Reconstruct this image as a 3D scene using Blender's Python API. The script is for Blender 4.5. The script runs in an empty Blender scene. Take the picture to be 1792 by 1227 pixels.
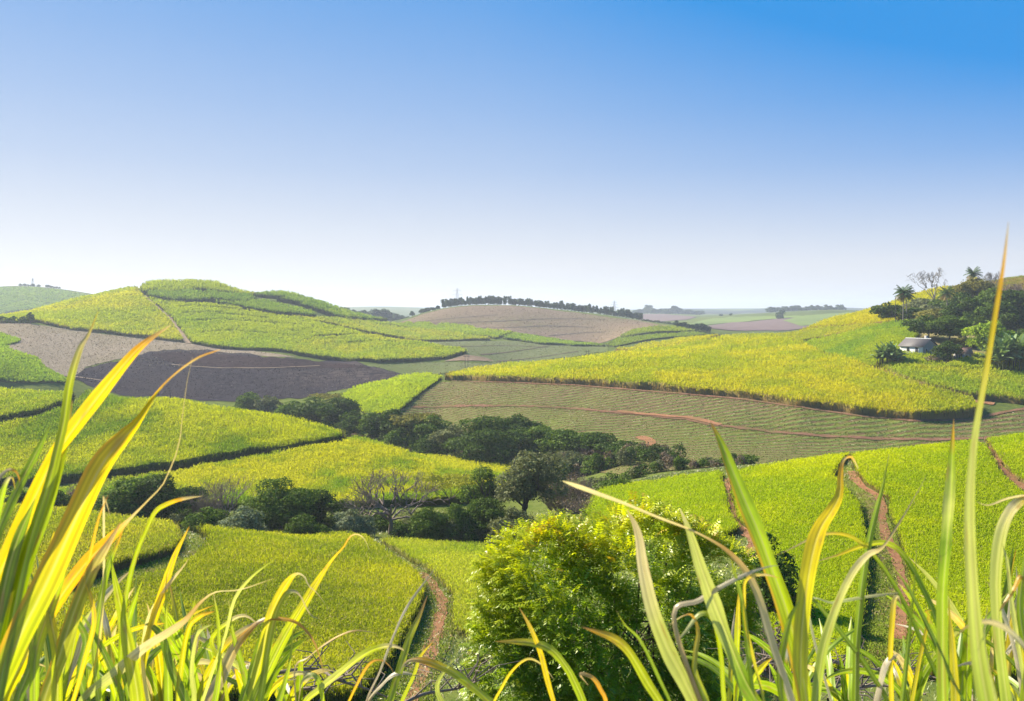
import bpy, math, random
import numpy as np
from mathutils import Vector
rng = np.random.default_rng(7)
random.seed(7)
scene = bpy.context.scene
COL = scene.collection
# ---------------------------------------------------------------- camera model (photo is 1792 x 1227, horizon at row VH)
W, H, F, CX, VH = 1792.0, 1227.0, 1394.0, 896.0, 540.0
R = math.radians
SUN_AZ, SUN_EL = R(-55), R(38)          # azimuth from +Y (view direction), negative = to the left
cam_d = bpy.data.cameras.new('camera'); cam = bpy.data.objects.new('camera', cam_d); COL.objects.link(cam)
cam.location = (0, 0, 0); cam.rotation_euler = (R(90), 0, 0)
cam_d.sensor_width = 36; cam_d.lens = 36 * F / W; cam_d.shift_y = -(H / 2 - VH) / W
cam_d.clip_start = 0.05; cam_d.clip_end = 30000
cam_d.dof.use_dof = True; cam_d.dof.focus_distance = 30; cam_d.dof.aperture_fstop = 9
scene.camera = cam
scene.render.engine = 'CYCLES'
scene.cycles.use_denoising = True
scene.cycles.max_bounces = 6; scene.cycles.diffuse_bounces = 3; scene.cycles.transmission_bounces = 4
scene.cycles.volume_bounces = 0; scene.cycles.transparent_max_bounces = 4; scene.cycles.glossy_bounces = 2
scene.cycles.sample_clamp_indirect = 4
scene.view_settings.view_transform = 'Standard'; scene.view_settings.look = 'None'
EXPO = 1.36; SKYK = .37
scene.view_settings.exposure = EXPO
scene.view_settings.gamma = 1
# ---------------------------------------------------------------- sky and sun
world = bpy.data.worlds.new('World'); scene.world = world; world.use_nodes = True
nt = world.node_tree; nt.nodes.clear()
def N(t, kind, **kw):
    n = t.nodes.new(kind)
    for k, v in kw.items(): setattr(n, k, v)
    return n
sky = N(nt, 'ShaderNodeTexSky', sky_type='NISHITA', sun_disc=False, sun_elevation=SUN_EL, sun_rotation=SUN_AZ, altitude=300, air_density=1.0, dust_density=0.6, ozone_density=2.5)
# whiteness of the clear sky over elevation and towards the sun, laid over the physical sky
tc = N(nt, 'ShaderNodeTexCoord'); sp_ = N(nt, 'ShaderNodeSeparateXYZ'); nt.links.new(tc.outputs['Generated'], sp_.inputs[0])
def ramp_node(stops):
    r = N(nt, 'ShaderNodeValToRGB'); e = r.color_ramp.elements
    while len(e) < len(stops): e.new(.5)
    for q, (p, v) in zip(e, stops): q.position = p; q.color = (v, v, v, 1)
    return r
def math_node(op, a, b):
    m = N(nt, 'ShaderNodeMath', operation=op)
    for i, q in enumerate((a, b)):
        if isinstance(q, (int, float)): m.inputs[i].default_value = q
        else: nt.links.new(q, m.inputs[i])
    return m.outputs[0]
dt = N(nt, 'ShaderNodeVectorMath', operation='DOT_PRODUCT'); nt.links.new(tc.outputs['Generated'], dt.inputs[0]); dt.inputs[1].default_value = (math.sin(SUN_AZ), math.cos(SUN_AZ), 0)
w0 = ramp_node([(0, 1.0), (.054, .93), (.11, .73), (.17, .51), (.24, .34), (.303, .22), (.353, .14), (.6, .03), (1, 0)]); nt.links.new(sp_.outputs[2], w0.inputs[0])
w1 = ramp_node([(0, 0), (.40, 0), (.52, .08), (.66, .25), (.787, .40), (.96, .50), (1, .55)]); nt.links.new(math_node('MULTIPLY', math_node('ADD', dt.outputs['Value'], 1.0), .5), w1.inputs[0])
wsum = N(nt, 'ShaderNodeMath', operation='ADD', use_clamp=True); nt.links.new(w0.outputs[0], wsum.inputs[0]); nt.links.new(math_node('MULTIPLY', math_node('SUBTRACT', w1.outputs[0], .4), math_node('SUBTRACT', 1.0, math_node('POWER', w0.outputs[0], 3.0))), wsum.inputs[1])
mxs = N(nt, 'ShaderNodeMix', data_type='RGBA'); mxs.inputs[6].default_value = (.0, .30, .82, 1); mxs.inputs[7].default_value = (.87, .865, .875, 1); nt.links.new(wsum.outputs[0], mxs.inputs[0])
bg = N(nt, 'ShaderNodeBackground'); bg.inputs[1].default_value = .07
sc_ = N(nt, 'ShaderNodeMix', data_type='RGBA', blend_type='MULTIPLY'); sc_.inputs[0].default_value = 1; nt.links.new(mxs.outputs[2], sc_.inputs[6]); k_ = SKYK / .07; sc_.inputs[7].default_value = (k_, k_, k_, 1)
sc_.clamp_result = False
fin = N(nt, 'ShaderNodeMix', data_type='RGBA'); fin.inputs[0].default_value = .97; nt.links.new(sky.outputs[0], fin.inputs[6]); nt.links.new(sc_.outputs[2], fin.inputs[7])
ow = N(nt, 'ShaderNodeOutputWorld')
nt.links.new(fin.outputs[2], bg.inputs[0]); nt.links.new(bg.outputs[0], ow.inputs[0])
sun_d = bpy.data.lights.new('sun', 'SUN'); sun = bpy.data.objects.new('sun', sun_d); COL.objects.link(sun)
sun_d.energy = 5.0; sun_d.angle = R(0.5); sun_d.color = (1.0, 0.93, 0.78)
sv = Vector((math.sin(SUN_AZ) * math.cos(SUN_EL), math.cos(SUN_AZ) * math.cos(SUN_EL), math.sin(SUN_EL)))
sun.rotation_euler = sv.to_track_quat('Z', 'Y').to_euler(); sun.location = (0, 0, 500)
# ---------------------------------------------------------------- object helpers
def tag(o, label=None, cat=None, group=None, kind=None):
    for k, v in (('label', label), ('category', cat), ('group', group), ('kind', kind)):
        if v: o[k] = v
    return o
def np_mesh(name, verts, faces, mat, cols=None, smooth=False, parent=None, mats=None, midx=None):
    """faces: list of int arrays, each (n, k) with one k per array"""
    me = bpy.data.meshes.new(name)
    verts = np.asarray(verts, np.float32)
    faces = [np.asarray(f, np.int32) for f in (faces if isinstance(faces, list) else [faces]) if len(f)]
    loops = np.concatenate([f.ravel() for f in faces]); counts = np.concatenate([np.full(len(f), f.shape[1], np.int32) for f in faces])
    me.vertices.add(len(verts)); me.vertices.foreach_set('co', verts.ravel())
    me.loops.add(len(loops)); me.loops.foreach_set('vertex_index', loops)
    me.polygons.add(len(counts)); st = np.zeros(len(counts), np.int32); st[1:] = np.cumsum(counts)[:-1]
    me.polygons.foreach_set('loop_start', st); me.polygons.foreach_set('loop_total', counts)
    if smooth: me.polygons.foreach_set('use_smooth', np.ones(len(counts), bool))
    if cols is not None:
        a = me.color_attributes.new('Col', 'FLOAT_COLOR', 'POINT')
        c = np.ones((len(verts), 4), np.float32); c[:, :3] = np.clip(cols, 0, 1); a.data.foreach_set('color', c.ravel())
    for m in (mats or [mat]): me.materials.append(m)
    if midx is not None: me.polygons.foreach_set('material_index', np.asarray(midx, np.int32))
    me.update(calc_edges=True); me.validate()
    o = bpy.data.objects.new(name, me); COL.objects.link(o)
    if parent: o.parent = parent
    return o
class MB:
    """collects simple shapes into ONE mesh"""
    def __init__(s): s.v, s.f, s.c = [], {3: [], 4: []}, []
    def add(s, v, f, c=None):
        b = sum(len(x) for x in s.v); v = np.asarray(v, float).reshape(-1, 3); s.v.append(v)
        f = np.asarray(f, int); s.f[f.shape[1]].append(f + b)
        s.c.append(np.broadcast_to(np.asarray(c if c is not None else (1, 1, 1), float), (len(v), 3)))
    def box(s, a, b, c=None):
        x0, y0, z0 = a; x1, y1, z1 = b
        v = [(x0, y0, z0), (x1, y0, z0), (x1, y1, z0), (x0, y1, z0), (x0, y0, z1), (x1, y0, z1), (x1, y1, z1), (x0, y1, z1)]
        s.add(v, [(3, 2, 1, 0), (4, 5, 6, 7), (0, 1, 5, 4), (1, 2, 6, 5), (2, 3, 7, 6), (3, 0, 4, 7)], c)
    def tube(s, pts, rad, n=6, c=None):
        pts = np.asarray(pts, float); rad = np.broadcast_to(np.asarray(rad, float), (len(pts),))
        t = np.gradient(pts, axis=0); t /= np.linalg.norm(t, axis=1)[:, None] + 1e-9
        ref = np.array([0, 0, 1.0]) if abs(t[:, 2]).mean() < .8 else np.array([1.0, 0, 0])
        a = np.cross(t, ref); a /= np.linalg.norm(a, axis=1)[:, None] + 1e-9; b = np.cross(t, a)
        th = np.linspace(0, 2 * np.pi, n, endpoint=False)
        v = pts[:, None] + rad[:, None, None] * (np.cos(th)[None, :, None] * a[:, None] + np.sin(th)[None, :, None] * b[:, None])
        i = np.arange(len(pts) - 1)[:, None] * n; j = np.arange(n)[None]; k = (j + 1) % n
        f = np.stack([i + j, i + k, i + n + k, i + n + j], -1).reshape(-1, 4)
        s.add(v.reshape(-1, 3), f, c)
        if rad[-1] > .03:
            s.add(v[-1], [(0, q, q + 1) for q in range(1, n - 1)], c)
    def build(s, name, mat, parent=None, smooth=False, col=False):
        fs = [np.concatenate(x) for x in s.f.values() if x]
        return np_mesh(name, np.concatenate(s.v), fs, mat, np.concatenate(s.c) if col else None, smooth, parent)
def empty(name, loc, rz=0):
    o = bpy.data.objects.new(name, None); COL.objects.link(o); o.location = loc; o.rotation_euler = (0, 0, rz); o.empty_display_size = .2; return o
# ---------------------------------------------------------------- materials
def mat_new(name):
    m = bpy.data.materials.new(name); m.use_nodes = True; t = m.node_tree; t.nodes.clear()
    return m, t, N(t, 'ShaderNodeOutputMaterial')
def leaf_mat(name, transl=.4, gloss=.12, rough=.45, tint=(1.0, 1.0, .6), gain=1.0):
    """foliage: colour attribute, light passing through"""
    m, t, out = mat_new(name)
    at = N(t, 'ShaderNodeAttribute', attribute_name='Col')
    d = N(t, 'ShaderNodeBsdfDiffuse'); tr = N(t, 'ShaderNodeBsdfTranslucent'); g = N(t, 'ShaderNodeBsdfGlossy'); g.inputs['Roughness'].default_value = rough
    g.inputs['Color'].default_value = (.9, .9, .8, 1)
    mu = N(t, 'ShaderNodeMix', data_type='RGBA', blend_type='MULTIPLY'); mu.inputs[0].default_value = 1; mu.inputs[7].default_value = tuple(x * gain for x in tint) + (1,)
    t.links.new(at.outputs[0], mu.inputs[6]); t.links.new(at.outputs[0], d.inputs[0]); t.links.new(mu.outputs[2], tr.inputs[0])
    a = N(t, 'ShaderNodeMixShader'); a.inputs[0].default_value = transl
    b = N(t, 'ShaderNodeMixShader'); b.inputs[0].default_value = gloss
    t.links.new(d.outputs[0], a.inputs[1]); t.links.new(tr.outputs[0], a.inputs[2])
    t.links.new(a.outputs[0], b.inputs[1]); t.links.new(g.outputs[0], b.inputs[2]); t.links.new(b.outputs[0], out.inputs[0])
    return m
def soil_mat(name, c1, c2, c3=None, scale=.35, rows=None, rowcol=None, rowmix=.5, fleck=None, fleck_scale=1.2, fleck_amt=.62, big=.03, bump=.4, detail=8):
    """ground: three colours mixed by noise at two scales, optional crop rows and pale straw flecks"""
    m, t, out = mat_new(name); L = t.links.new
    geo = N(t, 'ShaderNodeNewGeometry')
    n1 = N(t, 'ShaderNodeTexNoise'); n1.inputs['Scale'].default_value = scale; n1.inputs['Detail'].default_value = detail; n1.inputs['Roughness'].default_value = .7
    n2 = N(t, 'ShaderNodeTexNoise'); n2.inputs['Scale'].default_value = big; n2.inputs['Detail'].default_value = 3
    L(geo.outputs['Position'], n1.inputs['Vector']); L(geo.outputs['Position'], n2.inputs['Vector'])
    def ramp(sock, lo, hi):
        r = N(t, 'ShaderNodeMapRange'); r.inputs[1].default_value = lo; r.inputs[2].default_value = hi; L(sock, r.inputs[0]); return r.outputs[0]
    def mix(f, a, b):
        x = N(t, 'ShaderNodeMix', data_type='RGBA')
        if isinstance(f, float): x.inputs[0].default_value = f
        else: L(f, x.inputs[0])
        for s, q in ((6, a), (7, b)):
            if isinstance(q, tuple): x.inputs[s].default_value = q + (1,)
            else: L(q, x.inputs[s])
        return x.outputs[2]
    col = mix(ramp(n1.outputs[0], .38, .62), c1, c2)
    if c3: col = mix(ramp(n2.outputs[0], .42, .62), col, mix(ramp(n1.outputs[0], .4, .6), c3, c1))
    h = n1.outputs[0]
    if rows:
        sp = N(t, 'ShaderNodeMapping'); L(geo.outputs['Position'], sp.inputs['Vector']); sp.inputs['Rotation'].default_value = (0, 0, rows[1])
        wv = N(t, 'ShaderNodeTexWave', wave_type='BANDS', bands_direction='Y'); wv.inputs['Scale'].default_value = rows[0]; wv.inputs['Distortion'].default_value = rows[2]
        wv.inputs['Detail'].default_value = 2; wv.inputs['Detail Scale'].default_value = .25
        L(sp.outputs[0], wv.inputs['Vector'])
        k = N(t, 'ShaderNodeMath', operation='MULTIPLY'); L(ramp(wv.outputs['Fac'], .35, .8), k.inputs[0]); L(ramp(n1.outputs[0], .3, .6), k.inputs[1])
        k2 = N(t, 'ShaderNodeMath', operation='MULTIPLY'); L(k.outputs[0], k2.inputs[0]); k2.inputs[1].default_value = rowmix
        col = mix(k2.outputs[0], col, rowcol)
        h = k.outputs[0]
    if fleck:
        n3 = N(t, 'ShaderNodeTexNoise'); n3.inputs['Scale'].default_value = fleck_scale; n3.inputs['Detail'].default_value = 5; n3.inputs['Roughness'].default_value = .8
        L(geo.outputs['Position'], n3.inputs['Vector'])
        col = mix(ramp(n3.outputs[0], fleck_amt, fleck_amt + .07), col, fleck)
    d = N(t, 'ShaderNodeBsdfDiffuse'); L(col, d.inputs[0])
    bp = N(t, 'ShaderNodeBump'); bp.inputs['Strength'].default_value = bump; bp.inputs['Distance'].default_value = .5; L(h, bp.inputs['Height']); L(bp.outputs[0], d.inputs['Normal'])
    L(d.outputs[0], out.inputs[0])
    return m
def flat_mat(name, c, rough=.8, c2=None, scale=3.0, spec=.3):
    m, t, out = mat_new(name); p = N(t, 'ShaderNodeBsdfPrincipled'); p.inputs['Roughness'].default_value = rough; p.inputs['Specular IOR Level'].default_value = spec
    geo = N(t, 'ShaderNodeTexCoord'); n = N(t, 'ShaderNodeTexNoise'); n.inputs['Scale'].default_value = scale; n.inputs['Detail'].default_value = 6; n.inputs['Roughness'].default_value = .7
    x = N(t, 'ShaderNodeMix', data_type='RGBA'); x.inputs[6].default_value = tuple(c) + (1,); x.inputs[7].default_value = tuple(c2 or [q * .7 for q in c]) + (1,)
    t.links.new(geo.outputs['Object'], n.inputs['Vector']); t.links.new(n.outputs[0], x.inputs[0]); t.links.new(x.outputs[2], p.inputs['Base Color']); t.links.new(p.outputs[0], out.inputs[0])
    return m
# ---------------------------------------------------------------- terrain: the row V at which ground of depth d shows in column u, spline through surveyed lines
CTRL = []
def line(d, pts, h=0.0):
    """pts (u, v[, d]); h = crop height standing on the ground there (rows given at crop top)"""
    for p in pts:
        dd = p[2] if len(p) > 2 else d
        CTRL.append((p[0], p[1] + h * F / dd, dd))
FLOOR = lambda d, z, us: line(d, [(u, VH - z * F / d) for u in us])
WIDE = (-700, -300, 0, 300, 600, 900, 1200, 1500, 1800, 2150, 2500)
FLOOR(10, -7.4, WIDE); FLOOR(17, -11.0, WIDE); FLOOR(26, -14.6, (-700, -300, 0, 300, 600, 900, 1200)); FLOOR(26, -14.8, (1400, 1600, 1800, 2150, 2500))
# near left field and the path right of it
line(42, [(-300, 1120), (0, 1110), (300, 1150), (600, 1180), (850, 1170)]); line(58, [(0, 1010), (300, 1010), (500, 1020), (760, 1045), (900, 1060)])
line(80, [(-300, 885, 72), (0, 887, 72), (150, 892, 76), (300, 914, 80), (450, 932, 85), (560, 943, 88)], .9)
line(88, [(650, 950), (700, 982, 76), (850, 992, 76)])
# wooded stream floor in front of the middle hill
FLOOR(108, -30.5, (-700, -300, 0, 150, 300, 450)); line(106, [(600, 938), (700, 940), (850, 952), (950, 950)]); FLOOR(122, -31.5, (-300, 0, 300, 600, 800, 950)); FLOOR(125, -29, (1050,))
# middle hill, left: lower block ridge, upper block ridge, foot of the dark hedge-like crop edge
line(150, [(-300, 850), (0, 850), (110, 846), (300, 822, 158), (450, 794, 166), (590, 774, 178)])
line(185, [(640, 765, 182), (700, 783, 176), (760, 806, 170), (830, 820, 164), (890, 826, 160)], 1.5)
line(225, [(-700, 690), (-300, 676, 235), (0, 678, 232), (150, 683, 228), (300, 695, 220), (420, 713, 208), (500, 727, 200), (560, 741, 192)], 2.2)
FLOOR(285, -38.5, (-300, 0, 150)); FLOOR(270, -39, (300, 450)); FLOOR(232, -38.5, (600,)); FLOOR(205, -38.5, (700, 760)); FLOOR(192, -38.0, (850, 930)); FLOOR(178, -36, (1020,)); FLOOR(165, -32.0, (1100, 1180)); FLOOR(250, -39, (520,))
# right near field
line(42, [(1000, 1160), (1300, 1150), (1550, 1150), (1800, 1150), (2150, 1130), (2500, 1120)]); line(60, [(1150, 1000), (1300, 975), (1500, 965), (1800, 985), (2150, 960), (2500, 950)])
line(92, [(1050, 862, 106), (1120, 850, 102), (1200, 838, 98), (1300, 823, 94), (1400, 811, 92), (1500, 797, 91), (1600, 786, 92), (1700, 776, 94), (1792, 766, 96), (2150, 735, 100), (2500, 715, 104)], .3)
FLOOR(135, -27, (1250, 1400, 1550, 1750, 2150, 2500))
# right middle slope
line(0, [(760, 720, 265), (800, 712, 262), (900, 711, 250), (1000, 716, 240), (1100, 725, 226), (1200, 735, 214), (1250, 745, 206), (1350, 757, 197), (1450, 765, 191), (1550, 770, 187), (1640, 771, 184), (1800, 765, 184), (2150, 760, 184), (2500, 760, 184)])
line(0, [(900, 745, 225), (1000, 752, 212), (1150, 785, 186), (1300, 805, 165)])
line(0, [(780, 665, 305), (850, 667, 292), (900, 668, 284), (1000, 672, 268), (1100, 680, 252), (1200, 688, 238), (1300, 697, 226), (1400, 711, 212), (1500, 726, 203), (1600, 735, 197), (1700, 733, 198), (1792, 715, 203), (2150, 700, 208), (2500, 690, 210)])
line(0, [(600, 692, 300), (650, 715, 268), (700, 712, 266), (680, 672, 315), (760, 658, 330)])
line(0, [(820, 655, 325), (900, 643, 335), (960, 635, 342), (1020, 626, 350), (1100, 617, 362), (1180, 610, 375), (1240, 603, 385)], 2.2)
line(0, [(1350, 596, 380), (1440, 625, 290), (1540, 645, 245), (1640, 652, 232), (1792, 660, 228), (2150, 655, 228), (2500, 650, 228), (1550, 610, 262), (1620, 613, 252), (1700, 618, 250), (1792, 618, 250), (2150, 615, 250), (1540, 568, 325), (1660, 568, 315), (1792, 560, 310), (2150, 540, 310), (2500, 520, 310)])
line(0, [(1260, 588, 430), (1330, 582, 440), (1400, 578, 450), (1440, 561, 450), (1500, 546, 445), (1560, 528, 440), (1610, 511, 430), (1660, 501, 425), (1720, 494, 420), (1792, 483, 415), (2150, 440, 410), (2500, 420, 410)], 1.8)
line(520, [(2150, 470), (2500, 450), (1792, 505), (1660, 525), (1560, 550)]); FLOOR(700, -30, (1400, 1560, 1792, 2500))
# left valley: green patch, stubble, burnt field
line(0, [(-300, 662, 300), (0, 662, 300), (80, 668, 305), (130, 662, 330), (-300, 620, 370), (0, 600, 370), (80, 640, 340)])
line(0, [(200, 684, 325), (300, 696, 322), (420, 699, 322), (500, 697, 322), (560, 690, 330), (640, 672, 345), (712, 657, 385)])
line(0, [(150, 641, 365), (270, 615, 410), (430, 621, 415), (510, 627, 410), (620, 635, 410), (690, 648, 400)])
line(0, [(-700, 590, 470), (-300, 575, 460), (0, 565, 455), (60, 566, 455), (130, 578, 450), (240, 591, 445), (320, 600, 440), (430, 613, 432), (520, 624, 425), (600, 635, 425), (700, 632, 440), (780, 626, 455), (815, 620, 465), (780, 641, 425), (880, 638, 440)])
# left hill
line(0, [(-700, 600, 560), (-300, 580, 560), (0, 551, 560), (60, 541, 565), (130, 523, 575), (200, 509, 590), (270, 496, 610), (330, 493, 625), (380, 497, 635), (425, 512, 650), (445, 516, 665), (475, 512, 690), (505, 515, 700), (535, 524, 700), (570, 533, 700), (605, 545, 700), (640, 553, 705), (675, 562, 710), (715, 569, 715)], 2.2)
line(0, [(262, 526, 540), (300, 565, 490), (370, 534, 540), (450, 549, 530), (560, 570, 520), (640, 588, 510), (700, 598, 500), (760, 607, 485), (300, 530, 545), (100, 550, 510)], 1.0)
line(0, [(640, 572, 620), (730, 598, 560), (800, 597, 590), (857, 596, 600), (760, 580, 650), (880, 583, 670), (870, 595, 610), (940, 602, 600), (1000, 607, 590), (1060, 612, 570), (900, 634, 490), (1000, 623, 520)])
FLOOR(1000, -35, (-300, 0, 200, 330, 450)); FLOOR(850, -22, (330, 450, 560))
# brown hill, light green hill right of it
line(0, [(710, 566, 750), (830, 577, 735), (940, 588, 720), (1050, 600, 690)])
line(0, [(700, 563, 860), (740, 548, 890), (785, 538, 900), (830, 534, 905), (900, 535, 905), (950, 540, 900), (1000, 546, 895), (1060, 553, 890), (1120, 562, 885), (1180, 569, 880), (1240, 575, 880)])
line(0, [(1060, 605, 600), (1085, 591, 650), (1110, 578, 690), (1150, 571, 700), (1180, 573, 690), (1212, 580, 680), (1235, 586, 670)])
FLOOR(1150, -22, (700, 850, 1000, 1150)); FLOOR(800, -25, (1300,))
# far: left hill, wood in the gap, right hills, horizon
line(0, [(-700, 525, 1250), (-300, 510, 1300), (0, 503, 1320), (60, 503, 1320), (110, 508, 1320), (165, 518, 1300), (210, 530, 1280)]); FLOOR(1800, -20, (-300, 0, 200, 400))
line(1080, [(590, 556), (650, 560), (720, 566)]); FLOOR(1500, -40, (600, 700, 800))
line(0, [(1120, 566, 1500), (1200, 570, 1200), (1240, 572, 1100), (1110, 552, 2000), (1160, 550, 2050), (1230, 553, 2000), (1210, 563, 1350), (1330, 554, 1400), (1300, 563, 1250), (1420, 574, 1000), (1440, 551, 1300), (1480, 546, 1400), (1330, 582, 900)])
line(0, [(1330, 549, 2400), (1480, 546, 2400), (1250, 551, 2400), (600, 541, 3200), (680, 537, 3600), (740, 541, 3400), (900, 552, 2600), (300, 548, 3000), (-300, 548, 3000), (1700, 548, 3000), (2500, 548, 3000)])
line(0, [(1120, 545, 3600), (1200, 541.5, 3700), (1290, 544, 3600), (1360, 541, 3800), (1450, 538.5, 3800), (1530, 541, 3700), (1250, 552, 2900), (1400, 552, 2900)])
line(9000, [(u, 541) for u in WIDE]); line(5600, [(u, 543 + 2 * math.sin(u * .013)) for u in WIDE])
C = np.array(CTRL, float)
KU, KS = 300.0, .55
def tps(r2): return .5 * r2 * np.log(r2 + 1e-12)
def fit():
    X = np.c_[C[:, 0] / KU, np.log(C[:, 2]) / KS]; n = len(X)
    D = ((X[:, None] - X[None]) ** 2).sum(-1); A = np.zeros((n + 3, n + 3)); A[:n, :n] = tps(D) + 2e-4 * np.eye(n)
    Pm = np.c_[np.ones(n), X]; A[:n, n:] = Pm; A[n:, :n] = Pm.T
    return X, np.linalg.solve(A, np.r_[C[:, 1] - VH, 0, 0, 0])
CTX, WGT = fit()
U0, UST, S0, SST = -700.0, 8.0, math.log(1.2), .01
UG = np.arange(U0, 2500.1, UST); SG = np.arange(S0, math.log(8800), SST)
TAB = np.zeros((len(UG), len(SG)))
for i, u in enumerate(UG):
    q = np.c_[np.full(len(SG), u / KU), SG / KS]
    D = ((q[:, None] - CTX[None]) ** 2).sum(-1)
    TAB[i] = VH + tps(D) @ WGT[:-3] + WGT[-3] + q @ WGT[-2:]
dg_ = np.exp(SG); near = dg_ < 10
i10 = np.argmax(~near); z10 = -(TAB[:, i10] - VH) / F * dg_[i10]
TAB[:, near] = VH + F / dg_[near][None] * (1.75 - (z10[:, None] + 1.75) * (dg_[near][None] / dg_[i10]) ** .95)
def Vt(u, s):
    a = np.clip((np.asarray(u, float) - U0) / UST, 0, len(UG) - 1.001); b = np.clip((np.asarray(s, float) - S0) / SST, 0, len(SG) - 1.001)
    i = a.astype(int); j = b.astype(int); a = a - i; b = b - j
    return TAB[i, j] * (1 - a) * (1 - b) + TAB[i + 1, j] * a * (1 - b) + TAB[i, j + 1] * (1 - a) * b + TAB[i + 1, j + 1] * a * b
def world_pt(u, s, dz=0.0):
    u = np.asarray(u, float); d = np.exp(s)
    return np.stack([(u - CX) / F * d, d + 0 * u, -(Vt(u, s) - VH) / F * d + dz], -1)
def ground_z(x, y):
    y = np.maximum(np.asarray(y, float), 1.3); u = CX + F * np.asarray(x, float) / y
    return -(Vt(u, np.log(y)) - VH) / F * y
def on_ground(u, d, dz=0.0): return world_pt(np.float64(u), math.log(d), dz)
def hit(u, v, d0, d1, over=1.0):
    """depth (log) of the ground seen at pixel u, v between d0 and d1; a pixel above the ridge gives the ridge"""
    s = np.arange(math.log(d0), math.log(d1), .002); vv = Vt(np.full(len(s), u), s); k = np.nonzero(vv <= v)[0]
    if len(k) and k[0] > 0:
        j = k[0]; f = (vv[j - 1] - v) / (vv[j - 1] - vv[j] + 1e-9); return s[j - 1] + .002 * f
    if len(k): return s[0]
    return s[np.argmin(vv)] + math.log(over)
def dens(pts, step=8, closed=True):
    p = np.array(pts, float); q = np.vstack([p, p[:1]]) if closed else p; out = []
    for a, b in zip(q[:-1], q[1:]):
        n = max(1, int(np.hypot(*(b - a)) // step)); out += [a + (b - a) * k / n for k in range(n)]
    if not closed: out.append(q[-1])
    return np.array(out)
def poly_us(pts, d0, d1, over=1.0, wob=1.0):
    p = dens(pts); n = len(p)
    w = np.convolve(np.r_[rng.normal(0, 1, n + 4)], np.ones(5) / 5, 'valid')[:n] * wob * 1.6
    return np.array([(u, hit(u, v + e, d0, d1, over)) for (u, v), e in zip(p, w)])
def inside(P, u, s):
    c = np.zeros(u.shape, bool); x0, y0 = P[-1]
    for x1, y1 in P:
        if y0 != y1:
            m = (y0 > s) != (y1 > s); c ^= m & (u < (x1 - x0) * (s - y0) / (y1 - y0) + x0)
        x0, y0 = x1, y1
    return c
def noise2(x, y, sc, seed=0):
    """smooth value noise in 0..1"""
    r = np.random.default_rng(seed).random((64, 64)); x = x / sc + 1000; y = y / sc + 1000
    i = np.floor(x).astype(int); j = np.floor(y).astype(int); a = x - i; b = y - j; a = a * a * (3 - 2 * a); b = b * b * (3 - 2 * b)
    g = lambda p, q: r[p % 64, q % 64]
    return g(i, j) * (1 - a) * (1 - b) + g(i + 1, j) * a * (1 - b) + g(i, j + 1) * (1 - a) * b + g(i + 1, j + 1) * a * b
def snap(P, u, s, m):
    """cells touching the outline are kept and their outer corners pulled onto it, so edges run clean"""
    cell = m[:-1, :-1] | m[1:, :-1] | m[1:, 1:] | m[:-1, 1:]
    need = np.zeros_like(m)
    for a in (slice(None, -1), slice(1, None)):
        for b in (slice(None, -1), slice(1, None)): need[a, b] |= cell
    need &= ~m; i, j = np.nonzero(need); ku, ks = max(1e-6, u[1, 0] - u[0, 0]), max(1e-6, s[0, 1] - s[0, 0])
    q = np.c_[u[i, j] / ku, s[i, j] / ks]; A = P / (ku, ks); B = np.roll(A, -1, 0); D = B - A; L2 = (D ** 2).sum(1) + 1e-12; out = q.copy()
    for c in range(0, len(q), 2000):
        x = q[c:c + 2000]; t = np.clip(((x[:, None] - A[None]) * D[None]).sum(-1) / L2, 0, 1); pr = A[None] + t[..., None] * D[None]; d2 = ((x[:, None] - pr) ** 2).sum(-1); out[c:c + 2000] = pr[np.arange(len(x)), d2.argmin(1)]
    u, s = u.copy(), s.copy(); u[i, j] = out[:, 0] * ku; s[i, j] = out[:, 1] * ks
    return cell, u, s
uu, ss = np.meshgrid(UG, SG, indexing='ij')
tv = world_pt(uu.ravel(), ss.ravel())
nI, nJ = uu.shape; ii = (np.arange(nI - 1)[:, None] * nJ + np.arange(nJ - 1)[None]).ravel()
MAT_GRASS = soil_mat('rough grass', (.085, .11, .022), (.13, .145, .035), (.05, .065, .03), scale=.5, big=.0045, bump=.5)
ter = np_mesh('terrain', tv, np.stack([ii, ii + nJ, ii + nJ + 1, ii + 1], 1), MAT_GRASS, smooth=True); tag(ter, kind='structure')
ter['label'] = 'rolling grassy valley ground between the crop fields'
def us_grid(P, du, nmax=160000):
    u0, s0 = P.min(0); u1, s1 = P.max(0); nu = max(4, int((u1 - u0) / du))
    ns = int(min(max(12, (s1 - s0) / .004), max(12, nmax / nu)))
    return np.linspace(u0, u1, nu), np.linspace(s0, s1, ns)
def sheet(name, pts, d0, d1, mat, off=.12, label=None, over=1.0, kind='structure', wob=1.0):
    P = poly_us(pts, d0, d1, over, wob); ug, sg = us_grid(P, 4, 60000); u, s = np.meshgrid(ug, sg, indexing='ij')
    m = inside(P, u, s); n = len(sg); cell, u, s = snap(P, u, s, m)
    i, j = np.nonzero(cell); base = i * n + j; f = np.stack([base, base + n, base + n + 1, base + 1], 1)
    use, inv = np.unique(f, return_inverse=True); uf, sf = u.ravel()[use], s.ravel()[use]
    o = np_mesh(name, world_pt(uf, sf) + np.c_[np.zeros((len(uf), 2)), off + np.exp(sf) * 2.5e-4], inv.reshape(-1, 4), mat, smooth=True)
    tag(o, kind=kind)
    if label: o['label'] = label
    return o
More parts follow.
